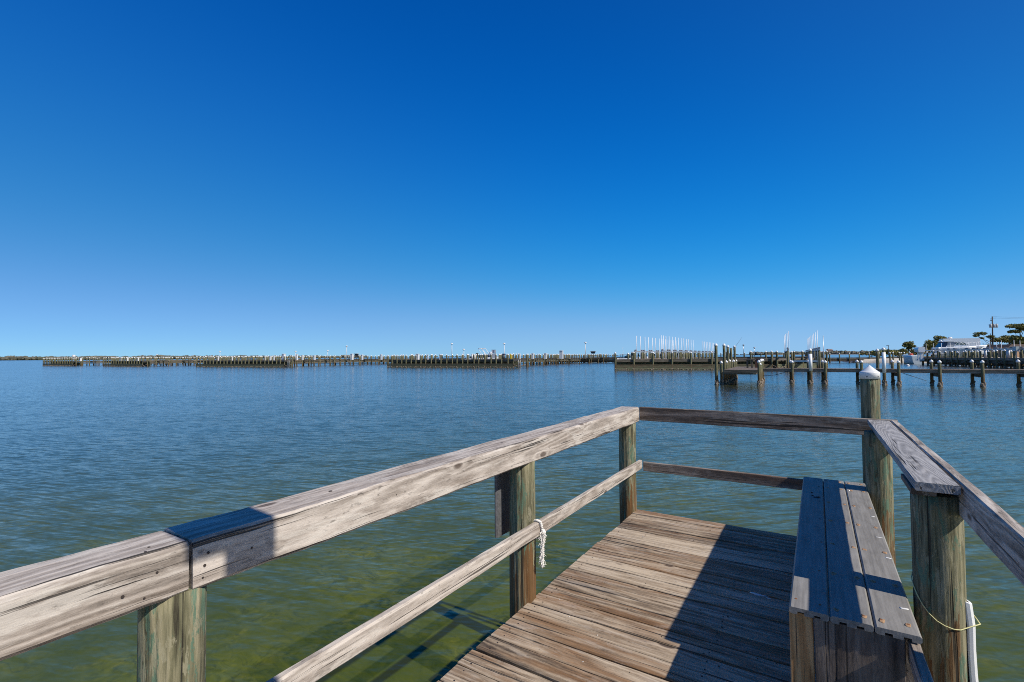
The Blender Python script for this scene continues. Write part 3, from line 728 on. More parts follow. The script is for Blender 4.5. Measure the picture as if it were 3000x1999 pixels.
# long cross walkway joining the inner ends of the docks
wa_=LD(-150,236); wb_=LD(84,132); wd_=(wb_-wa_); Lw=wd_.length; wd_.normalize(); wn_=Vector((-wd_.y,wd_.x,0))
lw=thing('cross_walkway',wa_.lerp(wb_,.5),'long far walkway crowded with white-capped pilings, behind all the T-shaped docks','dock')
b=MB(); deck_box(b,wa_,wd_,Lw,2.0,DZ,DZ-.5,wn_); b.build('deck',W_FAR,lw)
b=MB(); deck_box(b,wa_+wn_*.4,wd_,Lw,.1,.4,-.1,wn_); deck_box(b,wa_+wn_*1.8,wd_,Lw,.1,.4,WZ+.2,wn_); b.build('wale',W_FAR,lw)
for k in range(96): pile(lw,wa_+wd_*(Lw*(k+random.uniform(-.3,.3))/96)-wn_*.2+wn_*(2.3*(k%2)),2.0+random.uniform(-.1,.1),.15)
# ------------------------------------------------------------------ boat lifts with white guide poles
MOT=plain('grey_motor_housing',(.20,.20,.22),.5,var=.2)
def boat_lift(c, along, across, width, length, polesA, polesB, label, group, top=5.0, beamz=2.25, drift=0):
    """c: near-left corner; side A at across=0, side B at across=width"""
    t=thing('boat_lift',Vector((c.x,c.y,WZ)),label,'boat lift',group)
    for off,poles in ((0,polesA),(width,polesB)):
        for u in (.3,length-.3): pile(t,c+across*off+along*u,beamz-.12,.15,0,False)
        b=MB(); q=c+across*off+along*(length/2); q.z=beamz; b.obox(q,along,across,Z,length+.7,.16,.24); b.build('lift_beam',ALU,t)
        for u in (.5,length-.5):
            b=MB(); q=c+across*off+along*u; q.z=beamz+.22
            b.obox(q,along,across,Z,.5,.24,.20); b.cyl(q+along*.2+Z*.02,q+along*.62+Z*.02,.13,.13,8); b.build('motor',MOT,t)
        for u in poles:
            b=MB(); q=c+across*off+along*u+across*(.2-drift if off==0 else -.2); b.cyl((q.x,q.y,DZ-1.0),(q.x,q.y,top),{GA:.058,GB:.042,GC:.032}[group],{GA:.052,GB:.04,GC:.03}[group],8); b.build('guide_pole',PVC,t)
    for u in (.9,length-.9):
        b=MB(); q=c+across*(width/2)+along*u; q.z=.55; b.obox(q,across,along,Z,width,.14,.2); b.build('cradle_beam',ALU,t)
    return t
GA='boat lifts with white poles behind the nearest screened dock'
GB='boat lifts with white poles beyond the boat gap'
GC='boat lifts on the right-hand dock'
cA=LD(20.9,83.0); wid=4.6
s0=LD(21.3,83.5)
for k in range(12):
    u=k*5.6
    lab='empty boat lift nearest the front of the tall white pole rows' if k==0 else 'second empty boat lift from the front of the white pole rows' if k==1 else 'empty boat lift further back in the receding rows of white poles'
    pb=(1.2,3.9) if 0<k<6 or k>=8 else (.6,2.2,4.2)
    if k in(6,7): pb=()
    boat_lift(s0+NA*u-WA*.0,NA,WA,wid,5.0,(.6,3.1) if k<7 else (),pb,lab,GA,top=5.0)
s1=LD(40.4,70.5)
for k in range(11):
    lab='empty boat lift at the front of the row right of the boat gap' if k==0 else 'second empty boat lift in the row behind the boat gap' if k==1 else 'empty boat lift deep in the white pole row behind the boat gap'
    boat_lift(s1+NA*(k*6.0),NA,WA,3.95,5.2,((.5,) if k<4 else ()),(.5,) if k<8 else (),lab,GB,top=5.0,drift=.24*k)

for px,yt,lab in ((2178.5,1012,'dark far lamp post above the pilings, left one of two beyond the nearby platform'),(2210.5,1020,'dark far lamp post above the pilings, right one of two beyond the nearby platform')):
    q=at_d(px,1040,150); q.z=DZ; tz=at_d(px,yt,150).z
    t=thing('lamp_post',q,lab,'lamp post'); b=MB(); b.cyl(q,Vector((q.x,q.y,tz)),.09,.07,8); b.build('pole',ALU,t)
    b=MB(); b.lathe(Vector((q.x,q.y,tz)),[(.1,-.1),(.42,.0),(.3,.15),(.05,.3)],10); b.build('lamp_head',ALU,t)

# ------------------------------------------------------------------ dock furniture
def dock_at(px, dk, off=.8):
    t,A,B,ax,sd,Ln=DOCKS[dk]; return sight(px,A+sd*off-ax*40,ax,rng=12000)
def lamp_post(px, dk, h, label, off=1.6):
    q=dock_at(px,dk,off); q.z=DZ
    t=thing('lamp_post',q,label,'lamp post','white lamp posts on the marina docks')
    b=MB(); b.cyl(q,q+Z*h,.09,.06,10); b.build('pole',WPAINT,t)
    b=MB(); b.lathe(q+Z*h,[(.06,0),(.16,.05),(.30,.10),(.28,.16),(.14,.30),(.02,.34)],12); b.build('lamp_head',WPAINT,t)
    return t
lamp_post(644,2,2.35,'white lamp post on the third T-shaped dock from the left')
lamp_post(866,2,2.1,'short white lamp post just right of the crossed brace and ladder',off=5)
lamp_post(1015.5,2,3.3,'tall white lamp post between the two long wave screens',off=8)
lamp_post(960,2,2.3,'small white lamp post left of the tall lamp between the wave screens',off=12)
lamp_post(1324,3,3.3,'tall white lamp post over the long wave screen, left of the notice board')
lamp_post(1477.5,3,3.1,'white lamp post just right of the notice board')
lamp_post(1359,3,2.0,'thin short white lamp post midway between the two tall ones')
lamp_post(1716,3,3.2,'slim white lamp post right of the crossed brace, beside a dark hooded box',off=9)
def pedestal(px, dk, h, w_, label, off=1.2, rnd=False, grp='white boxes and pedestals on the marina docks'):
    q=dock_at(px,dk,off); q.z=DZ; t_,A,B,ax,sd,Ln=DOCKS[dk]
    t=thing('dock_pedestal',q,label,'dock box',grp)
    b=MB()
    if rnd: b.cyl(q,q+Z*(h-.12),w_/2,w_/2,12)
    else: b.obox(q+Z*((h-.1)/2),ax,sd,Z,w_,w_*.8,h-.1)
    b.build('body',WPAINT,t)
    b=MB()
    if rnd: b.lathe(q+Z*(h-.12),[(w_*.52,0),(w_*.5,.06),(w_*.2,.14),(.01,.15)],12)
    else: b.poly_prism([q+ax*(-w_*.56)-sd*(w_*.5)+Z*(h-.1),q+ax*(w_*.56)-sd*(w_*.5)+Z*(h-.1),q+ax*(w_*.56)-sd*(w_*.5)+Z*(h-.02),q-sd*(w_*.5)+Z*(h+.05),q+ax*(-w_*.56)-sd*(w_*.5)+Z*(h-.02)],sd*w_)
    b.build('lid',WPAINT,t)
ordn=['leftmost','second','third','fourth','nearest']
for px,dk,h,w_ in ((236,0,1.05,.55),(354,1,1.1,.5),(373,1,1.1,.5),(405,1,1.1,.5)):
    pedestal(px,dk,h,w_,'white dock box on the leftmost T-shaped dock' if dk==0 else 'white dock box among the pilings of the second T-shaped dock from the far left')
for px,h,w_ in ((639,1.0,.3),(680,1.05,.3),(776,1.1,.4),(792,1.1,.4),(802,1.05,.3)):
    pedestal(px,2,h,w_,'narrow white pedestal among the pilings of the third T-shaped dock')
pedestal(831,2,1.65,.75,'large white cabinet at the right end of the third T-shaped dock',off=3)
for px,h,w_ in ((869,1.5,.55),(886,1.3,.4),(921,1.2,.45),(1031,1.5,.6),(1061,1.25,.4),(1117,1.25,.4)):
    pedestal(px,2,h,w_,'white pedestal on the open stretch between the two long wave screens',off=7)
pedestal(1223,3,1.3,.7,'wide white cabinet near the left end of the long wave screen',off=1)
for px in (1253,1289,1369): pedestal(px,3,1.1,.28,'narrow white pedestal above the long wave screen, left of the notice board')
pedestal(1384,3,1.15,.48,'round white drum, left one of a pair left of the notice board',rnd=True)
pedestal(1390.5,3,1.15,.45,'round white drum, right one of a pair left of the notice board',rnd=True)
for px,h,w_ in ((1521,1.15,.5),(1561,1.2,.45),(1598,1.2,.45)): pedestal(px,3,h,w_,'white pedestal right of the crossed brace on the fourth T-shaped dock',off=6)
pedestal(1645,3,1.75,.7,'tall white cabinet with a sloping top, well right of the notice board',off=8)
# hooded dark stands
for px,dk,off,lab in ((1044.5,2,9,'dark hooded stand on a post between the long wave screens'),(1738,3,10,'dark hooded stand with a pale roof right of the fourth T-shaped dock')):
    q=dock_at(px,dk,off); q.z=DZ; t_,A,B,ax,sd,Ln=DOCKS[dk]
    t=thing('hooded_stand',q,lab,'stand')
    b=MB(); b.cyl(q,q+Z*1.15,.06,.06,8); b.build('post',W_FAR,t)
    b=MB(); b.poly_prism([q-ax*.32+Z*1.05-sd*.25,q+ax*.32+Z*1.05-sd*.25,q+ax*.5+Z*1.5-sd*.25,q-ax*.5+Z*1.5-sd*.25],sd*.5); b.build('body',DARK,t)
    b=MB(); b.obox(q+Z*1.55,ax,sd,Z,1.15,.7,.08); b.build('roof',plain('pale_metal_roof',(.42,.43,.44),.5),t)
# notice board (lettering too small to read in the photo: a blue mark over pale panels)
q=dock_at(1446.5,3,.6); q.z=DZ; t_,A,B,ax,sd,Ln=DOCKS[3]
t=thing('notice_board',q,'framed white notice board with a blue square mark, on the fourth T-shaped dock','notice board')
SGN=plain('pale_sign_panel',(.58,.58,.62),.5,var=.04); BLU=plain('blue_mark',(.03,.05,.16),.5)
for s_ in (-.40,.40):
    b=MB(); b.obox(q+ax*s_+Z*1.0,Z,ax,sd,2.0,.09,.09); b.build('post',W_MID,t)
b=MB(); b.obox(q+Z*1.62-sd*.07,ax,Z,sd,.86,.62,.03); b.obox(q+Z*.74-sd*.07,ax,Z,sd,.86,.88,.03); b.build('panel',SGN,t)
b=MB(); b.obox(q+Z*1.97-sd*.07,ax,Z,sd,.96,.06,.06); b.obox(q+Z*1.27-sd*.07,ax,Z,sd,.96,.05,.06); b.build('frame',plain('dark_red_frame',(.10,.05,.045),.6),t)
b=MB(); b.obox(q+Z*1.50-sd*.09-ax*.0,ax,Z,sd,.16,.18,.012); b.obox(q+Z*1.74-sd*.09,ax,Z,sd,.30,.16,.010); b.build('mark',BLU,t)
q=dock_at(1475.5,3,1.1); q.z=DZ
t=thing('trash_bin',q,'dark blue-grey bin with a navy lid, under the lamp right of the notice board','bin')
b=MB(); b.cyl(q,q+Z*.95,.36,.40,14); b.build('body',plain('blue_grey_plastic',(.045,.06,.07),.5),t)
b=MB(); b.lathe(q+Z*.95,[(.45,0),(.45,.10),(.36,.2),(.05,.24)],14); b.build('lid',plain('navy_plastic',(.015,.025,.075),.5),t)
q=dock_at(1494,3,.9); q.z=DZ
t=thing('life_ring_stand',q,'bright yellow safety stand between two pilings right of the bin','safety stand')
b=MB(); b.cyl(q,q+Z*1.1,.04,.04,8); b.build('post',WPAINT,t)
b=MB(); b.poly_prism([q-ax*.08+Z*.95-sd*.08,q+ax*.1+Z*1.15-sd*.08,q+ax*.32+Z*.8-sd*.08,q+ax*.42+Z*.15-sd*.08,q+ax*.12+Z*.05-sd*.08,q+ax*.05+Z*.5-sd*.08],sd*.16); b.build('cover',plain('yellow_vinyl',(.62,.44,.02),.5),t)
def ladder(px,dk,lab,off=-.05):
    q=dock_at(px,dk,off); t_,A,B,ax,sd,Ln=DOCKS[dk]
    t=thing('dock_ladder',Vector((q.x,q.y,WZ)),lab,'ladder')
    for s_ in (-.22,.22):
        b=MB(); b.tube([q+ax*s_+Z*(WZ-.3),q+ax*s_+Z*1.6,q+ax*s_+sd*.25+Z*1.75],.04,6); b.build('rail',ALU,t)
    b=MB()
    for k in range(7): b.tube([q-ax*.22+Z*(WZ+.0+k*.3),q+ax*.22+Z*(WZ+.0+k*.3)],.03,5)
    b.build('rung',ALU,t)
ladder(845,2,'metal ladder beside the crossed brace of the third T-shaped dock')
ladder(1521,3,'metal ladder beside the crossed brace of the fourth T-shaped dock')

# ------------------------------------------------------------------ boats
HULL=plain('white_gelcoat',(.74,.75,.76),.25); GLASS=plain('dark_window',(.02,.035,.04),.12); HSH=plain('pale_blue_hull',(.50,.56,.60),.3); NAVY=plain('navy_gelcoat',(.015,.03,.08),.3)
TEAL=plain('teal_glass',(.03,.10,.09),.1); GREYV=plain('grey_canvas',(.32,.34,.36),.8)
def hull_mesh(b, c, fw_, length, beam, depth, free, mi=0, n=18, sheer=.25):
    """boat hull: c at waterline keel centre, bow towards fw_"""
    sd=Vector((-fw_.y,fw_.x,0)); rings=[]
    for i in range(n+1):
        u=i/n; x=-length/2+length*u
        wdt=beam/2*(1-max(0,(u-.45)/.55)**2.2)*(0.93+.07*min(1,u*4)); wdt=max(wdt,.02)
        top=free*(1+sheer*u*u); kz=-depth*(1-max(0,(u-.72)/.28)**2*1.3)
        ring=[]
        for (sy,zz) in ((1,top),(1.0,top*.8),(.93,top*.25),(.72,kz*.35),(0,kz),(-.72,kz*.35),(-.93,top*.25),(-1.0,top*.8),(-1,top)):
            rake=.25*(zz/free)*max(0,(u-.7)/.3)*length*.12
            ring.append(b.vert(c+fw_*(x+rake)+sd*(sy*wdt)+Z*zz,(x,sy,zz),.5))
        rings.append(ring)
    for i in range(n):
        for j in range(8): b.face((rings[i][j],rings[i][j+1],rings[i+1][j+1],rings[i+1][j]),mi,True)
        b.face((rings[i][8],rings[i][0],rings[i+1][0],rings[i+1][8]),mi,False)
    b.face(rings[0],mi); b.face(rings[-1][::-1],mi)
    return sd
def outboard(b, q, fw_, s_=1.0):
    sd=Vector((-fw_.y,fw_.x,0))
    P=[(-.55,.55),(-.62,.95),(-.5,1.25),(-.1,1.36),(.22,1.28),(.25,.75),(.12,.5)]
    b.poly_prism([q+fw_*(x*s_)+Z*(z*s_)-sd*.28*s_ for x,z in P],sd*.56*s_)
    b.obox(q+Z*(.0*s_)-fw_*.12*s_,Z,fw_,sd,1.2*s_,.32*s_,.2*s_); b.obox(q-Z*(.55*s_)-fw_*.2*s_,fw_,sd,Z,.7*s_,.12*s_,.28*s_)
# the big white cruiser on its lift: side-on, bow to the right
c0=on_z(2705,1069,WZ); c0=at_d(2700,1066,96); c1=at_d(2893,1066,92); cc=c0.lerp(c1,.5); fwb=(c1-c0); fwb.z=0; Lc=fwb.length; fwb.normalize()
sdb=Vector((-fwb.y,fwb.x,0)); 
if sdb.dot(FWD)<0: sdb=-sdb                               # sdb points away from us
cc.z=.55
cr=thing('cabin_cruiser',cc,'large white cabin cruiser with sloping windscreen, raised on a lift, outboards at left','boat')
b=MB(); hull_mesh(b,cc+Z*1.0+fwb*Lc*.10,fwb,Lc*.76,3.7,1.15,1.2,0,22,.34); b.build('hull',HULL,cr)
zc=cc.z+2.35
b=MB(); prof=[(-Lc*.16,0),(-Lc*.13,.95),(-Lc*.02,1.12),(Lc*.07,1.05),(Lc*.17,.42),(Lc*.40,.18),(Lc*.42,0)]
b.poly_prism([cc+fwb*x-sdb*1.35+Z*(zc-cc.z-.15+z*.62) for x,z in prof],sdb*2.7); b.build('cabin',HULL,cr)
b=MB(); pts=[(-Lc*.02,.42),(Lc*.02,1.05),(Lc*.085,1.0),(Lc*.185,.42)]
b.poly_prism([cc+fwb*x-sdb*1.42+Z*(zc-cc.z+z*.75) for x,z in pts],sdb*2.84); b.build('windscreen',TEAL,cr)
for (xa,za,xb,zb) in ((-.02,.4,.025,1.12),(.03,.42,.085,1.1),(.085,1.1,.20,.42),(.03,1.12,.12,.44)):
    b=MB(); b.tube([cc+fwb*(Lc*xa)-sdb*1.45+Z*(zc-cc.z+za*.8),cc+fwb*(Lc*xb)-sdb*1.45+Z*(zc-cc.z+zb*.8)],.045,5); b.build('window_frame',HULL,cr)
b=MB(); P=[(-Lc*.19,.98),(-Lc*.17,1.12),(-Lc*.06,1.28),(Lc*.07,1.22),(Lc*.10,1.08),(-Lc*.02,1.0)]
b.poly_prism([cc+fwb*x-sdb*1.55+Z*(zc-cc.z+z*.95) for x,z in P],sdb*3.1); b.build('hardtop',HULL,cr)
b=MB(); b.poly_prism([cc+fwb*x-sdb*1.3+Z*(zc-cc.z+z) for x,z in ((-Lc*.25,-.25),(-Lc*.17,.95),(-Lc*.13,.92),(-Lc*.15,-.2))],sdb*2.6); b.build('cockpit_curtain',NAVY,cr)
b=MB(); b.poly_prism([cc+fwb*x-sdb*1.38+Z*(zc-cc.z+z) for x,z in ((-Lc*.135,-.1),(-Lc*.13,.90),(-Lc*.03,.9),(-Lc*.03,-.05))],sdb*2.76); b.build('side_curtain',GREYV,cr)
b=MB(); q=cc-fwb*Lc*.045+Z*(zc-cc.z+1.55); b.lathe(q,[(.36,0),(.38,.12),(.28,.26),(.03,.32)],12); b.cyl(q-Z*.25,q,.08,.08,8); b.build('radar_dome',HULL,cr)
b=MB(); b.lathe(cc-fwb*Lc*.185+Z*(zc-cc.z+.98),[(.22,0),(.24,.1),(.12,.25),(.01,.28)],10); b.build('antenna_dome',HULL,cr)
b=MB(); b.poly_prism([cc+fwb*x-sdb*1.6+Z*z for x,z in ((-Lc*.41,.95),(-Lc*.30,1.15),(-Lc*.20,1.75),(-Lc*.15,2.1),(-Lc*.15,1.1),(-Lc*.30,.80),(-Lc*.41,.78))],sdb*3.2); b.build('swim_platform',HULL,cr)
for k in (-.75,0,.75):
    b=MB(); outboard(b,cc-fwb*(Lc*.50)+sdb*k+Z*.55,fwb,1.35); b.build('outboard_motor',HULL,cr)
b=MB()
for k in range(9):
    u=.10+k*.04; b.tube([cc+fwb*(Lc*u)-sdb*(1.4-k*.1)+Z*(2.35+u*.6),cc+fwb*(Lc*u)-sdb*(1.4-k*.1)+Z*(2.9+u*.7)],.018,5)
b.tube([cc+fwb*(Lc*(.10+k*.04))-sdb*(1.4-k*.1)+Z*(2.9+(.10+k*.04)*.7) for k in range(9)],.02,5); b.build('bow_rail',ALU,cr)
# white box trailer / boat cover behind the cruiser
q=at_d(2812,1046,112); q.z=.6
t=thing('box_trailer',q,'plain white high-sided trailer standing behind the cruiser','trailer')
b=MB(); b.obox(q+Z*3.15,fwb,sdb,Z,6.6,2.4,2.5); b.build('body',HULL,t)
for s_ in (-2,2):
    b=MB(); b.cyl(q+fwb*s_-sdb*1.25+Z*.4,q+fwb*s_-sdb*.9+Z*.4,.4,.4,14); b.build('wheel',DARK,t)
b=MB(); b.obox(q+Z*1.35,fwb,sdb,Z,6.4,1.2,1.1); b.build('undercarriage',DARK,t)
# pale blue hull with a red float, left of the cruiser
c0=at_d(2646,1060,112); c1=at_d(2683,1060,106); cc=c0.lerp(c1,.5); fw3=(c0-c1); fw3.z=0; fw3.normalize(); cc.z=WZ
t=thing('moored_boat',cc,'pale grey-blue moored boat with a red float on deck, left of the cruiser','boat')
b=MB(); hull_mesh(b,cc+Z*.25-fw3*1.0,fw3,6.8,2.3,.5,1.5,0,16,.25); b.build('hull',HSH,t)
b=MB(); sdd=Vector((-fw3.y,fw3.x,0)); b.obox(cc+Z*1.84-fw3*1.5,fw3,sdd,Z,4.6,2.2,.22); b.build('gunwale',HULL,t)
b=MB(); b.lump(cc-fw3*.3+Z*2.15-sdd*.3,.42,.3,.22,jit=.2); b.build('float',plain('red_orange_float',(.62,.10,.06),.5),t)
q=on_z(2659.5,1072.6,WZ)
b=MB(); b.lump(q+Z*.1,.28,.28,.24,n=12,k=8,jit=0); tag(b.build('mooring_buoy',WHITE,loc=q),'small round white mooring buoy floating in front of the moored boat','buoy')
# low white boat left of the lifts and flybridge boat behind the notice board
cc=at_d(1856,1053,112); cc.z=WZ; t=thing('motor_boat',cc,'low white motor boat lying behind the left end of the nearest screened dock','boat')
fw4=WA.copy(); b=MB(); hull_mesh(b,cc+Z*.2,fw4,7.0,2.4,.5,1.45,0,16,.3); b.build('hull',HULL,t)
b=MB(); b.obox(cc-fw4*1.6+Z*2.55,fw4,NA,Z,2.8,2.0,.10); b.build('canopy',HULL,t)
for s_ in (-2.8,-.4):
    b=MB(); b.tube([cc+fw4*s_+NA*-.8+Z*1.5,cc+fw4*s_+NA*-.8+Z*2.55],.05,5); b.tube([cc+fw4*s_+NA*.8+Z*1.5,cc+fw4*s_+NA*.8+Z*2.55],.05,5); b.build('canopy_leg',ALU,t)
b=MB(); b.obox(cc-fw4*1.4+Z*1.75,fw4,NA,Z,1.2,.9,.9); b.build('console',GLASS,t)
b=MB(); b.tube([cc-fw4*2.2+Z*2.6,cc-fw4*2.6+Z*4.3],.025,5,r1=.012); b.build('antenna',WPAINT,t)
cc=at_d(1421,1052,128); cc.z=WZ; t=thing('motor_boat',cc,'white motor boat with a raked white arch, behind the notice board','boat')
fw5=WA.copy(); b=MB(); hull_mesh(b,cc+Z*.2,fw5,9.5,3.0,.6,1.6,0,16,.35); b.build('hull',HULL,t)
b=MB(); b.poly_prism([cc+fw5*x-NA*1.1+Z*z for x,z in ((-1.2,1.7),(-.9,2.75),(.9,2.9),(1.6,2.7),(2.6,1.9),(2.6,1.7))],NA*2.2); b.build('cabin',NAVY,t)
b=MB(); b.obox(cc+Z*2.72+fw5*.2,fw5,NA,Z,3.6,2.3,.10); b.build('cabin_roof',HULL,t)
b=MB()
for s_ in (-1.0,1.0):
    b.tube([cc+fw5*.8+NA*s_+Z*2.8,cc-fw5*.55+NA*s_+Z*4.5],.08,6); b.tube([cc-fw5*.2+NA*s_+Z*2.8,cc-fw5*1.5+NA*s_+Z*4.4],.06,6)
    b.tube([cc-fw5*.55+NA*s_+Z*4.5,cc-fw5*1.5+NA*s_+Z*4.4],.07,6)
b.tube([cc-fw5*1.2-NA+Z*4.5,cc-fw5*1.2+NA+Z*4.5],.08,6); b.build('radar_arch',HULL,t)
b=MB(); b.lump(cc+fw5*1.9+Z*3.15,.55,.45,.45,n=10,k=6,jit=.1); b.build('radar_dome',HULL,t)
cc=at_d(1394,1050,132); cc.z=WZ; t=thing('motor_boat',cc,'dark motor boat with folded black cover, left of the notice board','boat')
b=MB(); hull_mesh(b,cc+Z*.2,WA,6.0,2.2,.5,1.4,0,14,.3); b.build('hull',HULL,t)
b=MB()
for k in range(7): b.lump(cc+WA*random.uniform(-1.6,1.6)+Z*random.uniform(1.9,3.4)*.9,.5,.5,.38,jit=.4,n=7,k=4,seed=k)
b.tube([cc-WA*1+Z*1.4,cc-WA*1+Z*2.6],.04,5); b.tube([cc+WA*1+Z*1.4,cc+WA*1+Z*2.6],.04,5); b.build('cover',plain('black_canvas',(.02,.015,.015),.8),t)

# ------------------------------------------------------------------ right-hand docks
RD=thing('marina_dock',LD(79,84,WZ),'dark right-hand marina dock with crowded pilings, in front of the cruiser','dock')
r0=LD(74.2,69.5); r1=LD(83.5,99); ra=(r1-r0); Lr=ra.length; ra.normalize(); rs_=Vector((-ra.y,ra.x,0))
if rs_.dot(RT)<0: rs_=-rs_
b=MB(); deck_box(b,r0-ra*12,ra,Lr+12,1.7,.80,.70,rs_); deck_box(b,r0-ra*12-rs_*.04,ra,Lr+12,.06,.79,.42,rs_); b.build('deck',W_MID,RD)
for k in range(20):
    for off in (0,1.8): pile(RD,r0-ra*10+ra*(k*2.05)+rs_*off+ra*random.uniform(-.2,.2),1.85+random.uniform(-.12,.16),.15,1 if off==0 else 0)
for k in range(6):
    b=MB(); q=r0+ra*(k*4.6)-rs_*.06; b.tube([q+Z*.45,q+ra*2.6+Z*(WZ+.3)],.06,4); b.build('brace',W_MID,RD)
b=MB(); deck_box(b,r0-ra*12+rs_*.3,ra,Lr+12,.1,.42,-.1,rs_); b.build('wale',W_FAR,RD)
b=MB(); deck_box(b,r0-ra*12+rs_*1.6,ra,Lr+12,.1,.42,WZ+.15,rs_); b.build('wale',W_FAR,RD)
s2=r0-ra*8+rs_*3.0
for k in range(7):
    lab='boat lift carrying the white cruiser on the right-hand dock' if k==5 else 'empty boat lift on the right-hand dock nearest the picture edge' if k<2 else 'boat lift with thin grey poles on the right-hand dock'
    t=boat_lift(s2+ra*(k*5.7)-rs_*2.2,ra,rs_,4.4,4.8,(.7,3.6),(.9,) if k!=5 else (.9,3.8),lab,GC,top=3.55,beamz=2.15)
for k,(px,zz,lab) in enumerate(((2888,1.25,'white pedestal on the right-hand dock, below the cruiser bow'),(2952,1.2,'left white pedestal of the pair near the right edge of the right-hand dock'),(2956,1.2,'right white pedestal of the pair near the right edge of the right-hand dock'))):
    q=sight(px,r1+rs_*.8,-ra,5000); q.z=.80
    t=thing('dock_pedestal',q,lab,'dock box')
    b=MB(); b.cyl(q,q+Z*zz,.17,.17,10); b.build('body',WPAINT,t); b=MB(); b.lathe(q+Z*zz,[(.2,0),(.2,.08),(.05,.18)],10); b.build('lid',WPAINT,t)
q=sight(2978,r1+rs_*.3,-ra,5000); q.z=.80
t=thing('cabinet',q,'pale grey cabinet on legs standing at the right end of the right-hand dock','cabinet')
b=MB(); b.obox(q+Z*1.35,ra,rs_,Z,.75,.4,.75); b.build('body',plain('pale_grey_metal',(.42,.48,.47),.5),t)
b=MB(); b.obox(q+Z*.49,ra,rs_,Z,.1,.1,.98); b.build('leg',ALU,t)
# long low dock across the cove in front of the sand
q0=LD((2425-1500)/FOC*131,131); q1=LD((2660-1500)/FOC*128,128); qa=(q1-q0); Lq=qa.length; qa.normalize(); qs=Vector((-qa.y,qa.x,0))
if qs.dot(FWD)<0: qs=-qs
LDK=thing('low_dock',q0.lerp(q1,.5),'low dark dock crossing the cove in front of the pale sand','dock')
b=MB(); deck_box(b,q0,qa,Lq+4,1.8,.62,.28,qs); b.build('deck',W_FAR,LDK)
b=MB(); deck_box(b,q0+qs*1.6,qa,Lq*.6,.1,.24,WZ+.25,qs); b.build('back_screen',W_FAR,LDK)
b=MB()
for zz in (-.02,-.32): deck_box(b,q0-qs*.02,qa,Lq*.45,.06,zz+.06,zz-.10,qs)
b.build('side_rail',W_MID,LDK)
for k in range(9):
    for d_ in (0,.42): pile(LDK,q0+qa*(Lq*k/8.+d_+.3)-qs*.18+qs*d_*2.0,1.72,.15)
rs=random.Random(21)
for k,px in enumerate((2608,2617,2636,2642,2650)):
    c=at_d(px,1065,116); pile(None,c,1.75,.16,0,True,name='mooring_piling',label='white-capped mooring piling standing in front of the pale sand',cat='piling',group='mooring pilings in front of the sand')

# ------------------------------------------------------------------ land, trees, poles
def land_mat(name,c1,c2,sc):
    m,t=newmat(name); g=t.n('NewGeometry').outputs['Position']; n=t.noise(g,sc,6,.7)
    t.principled(t.mix(t.ramp(n,[(.35,0),(.65,1)]),c1,c2),.95,bump=n,bstr=.4,bdist=.2); return m
SAND=land_mat('pale_sand',(.46,.40,.33),(.62,.57,.50),.8); SCRUB=land_mat('scrub_ground',(.10,.085,.04),(.20,.15,.08),.25)
def land(name, pts, mat, zt, kind='structure'):
    """low ground: an irregular outline with a sloping shore"""
    b=MB(); n=len(pts); cen=sum((Vector(p) for p in pts),Vector())/n
    rings=[]
    for (k,z) in ((1.0,WZ-.6),(.97,WZ+.15),(.90,zt*.55),(.7,zt),(.35,zt*1.05)):
        rings.append([b.vert(cen+(Vector(p)-cen)*k+Z*(z+ (noise.noise(Vector(p)*.07+Vector((k*9,0,0)))*.18 if z>WZ+.1 else 0)),(0,0,0),0) for p in pts])
    for i in range(4):
        for j in range(n): b.face((rings[i][j],rings[i][(j+1)%n],rings[i+1][(j+1)%n],rings[i+1][j]),0,True)
    b.face(rings[-1]); return b.build(name,mat,kind=kind)
def densify(P,k=5,j=1.2):
    o=[]
    for i in range(len(P)):
        a=Vector(P[i]); c=Vector(P[(i+1)%len(P)])
        for q in range(k):
            v=a.lerp(c,q/k); o.append(v+Vector((noise.noise(v*.21)*j,noise.noise(v*.21+Vector((5,5,0)))*j,0)))
    return o
land('beach',densify([LD(92,131),LD(98,124.5),LD(108,123),LD(121,118),LD(140,120),LD(140,150),LD(100,146)],6),SAND,.35)
land('shore_ground',densify([LD(104,142),LD(122,133),LD(150,112),LD(260,100),LD(420,200),LD(300,330),LD(150,200)],7,4),SCRUB,.55)
def leaf_mat(name,c1,c2):
    m,t=newmat(name); r=t.attr('rnd').outputs['Fac']
    p=t.principled(t.mix(r,c1,c2),.7); return m
PINE=leaf_mat('pine_needles',(.07,.085,.02),(.30,.27,.075)); SHRUB=leaf_mat('shrub_leaves',(.07,.075,.02),(.27,.21,.06)); PALM=leaf_mat('palm_leaves',(.06,.06,.025),(.22,.17,.07)); WOODM=leaf_mat('far_leaves',(.075,.08,.05),(.16,.145,.11))
BARK=plain('dark_bark',(.055,.04,.032),.9,var=.3); 
def leaves(b, c, rx, ry, rz, n, size, rs):
    for i in range(n):
        while True:
            d=Vector((rs.uniform(-1,1),rs.uniform(-1,1),rs.uniform(-1,1)))
            if .25<d.length<1: break
        p=Vector(c)+Vector((d.x*rx,d.y*ry,d.z*rz)); s_=size*rs.uniform(.6,1.4)
        u=Vector((rs.gauss(0,1),rs.gauss(0,1),rs.gauss(0,.6))).normalized(); v=u.cross(Vector((rs.gauss(0,1),rs.gauss(0,1),rs.gauss(0,1)))).normalized()
        b.quad(p-u*s_,p-v*s_*.5,p+u*s_,p+v*s_*.5)
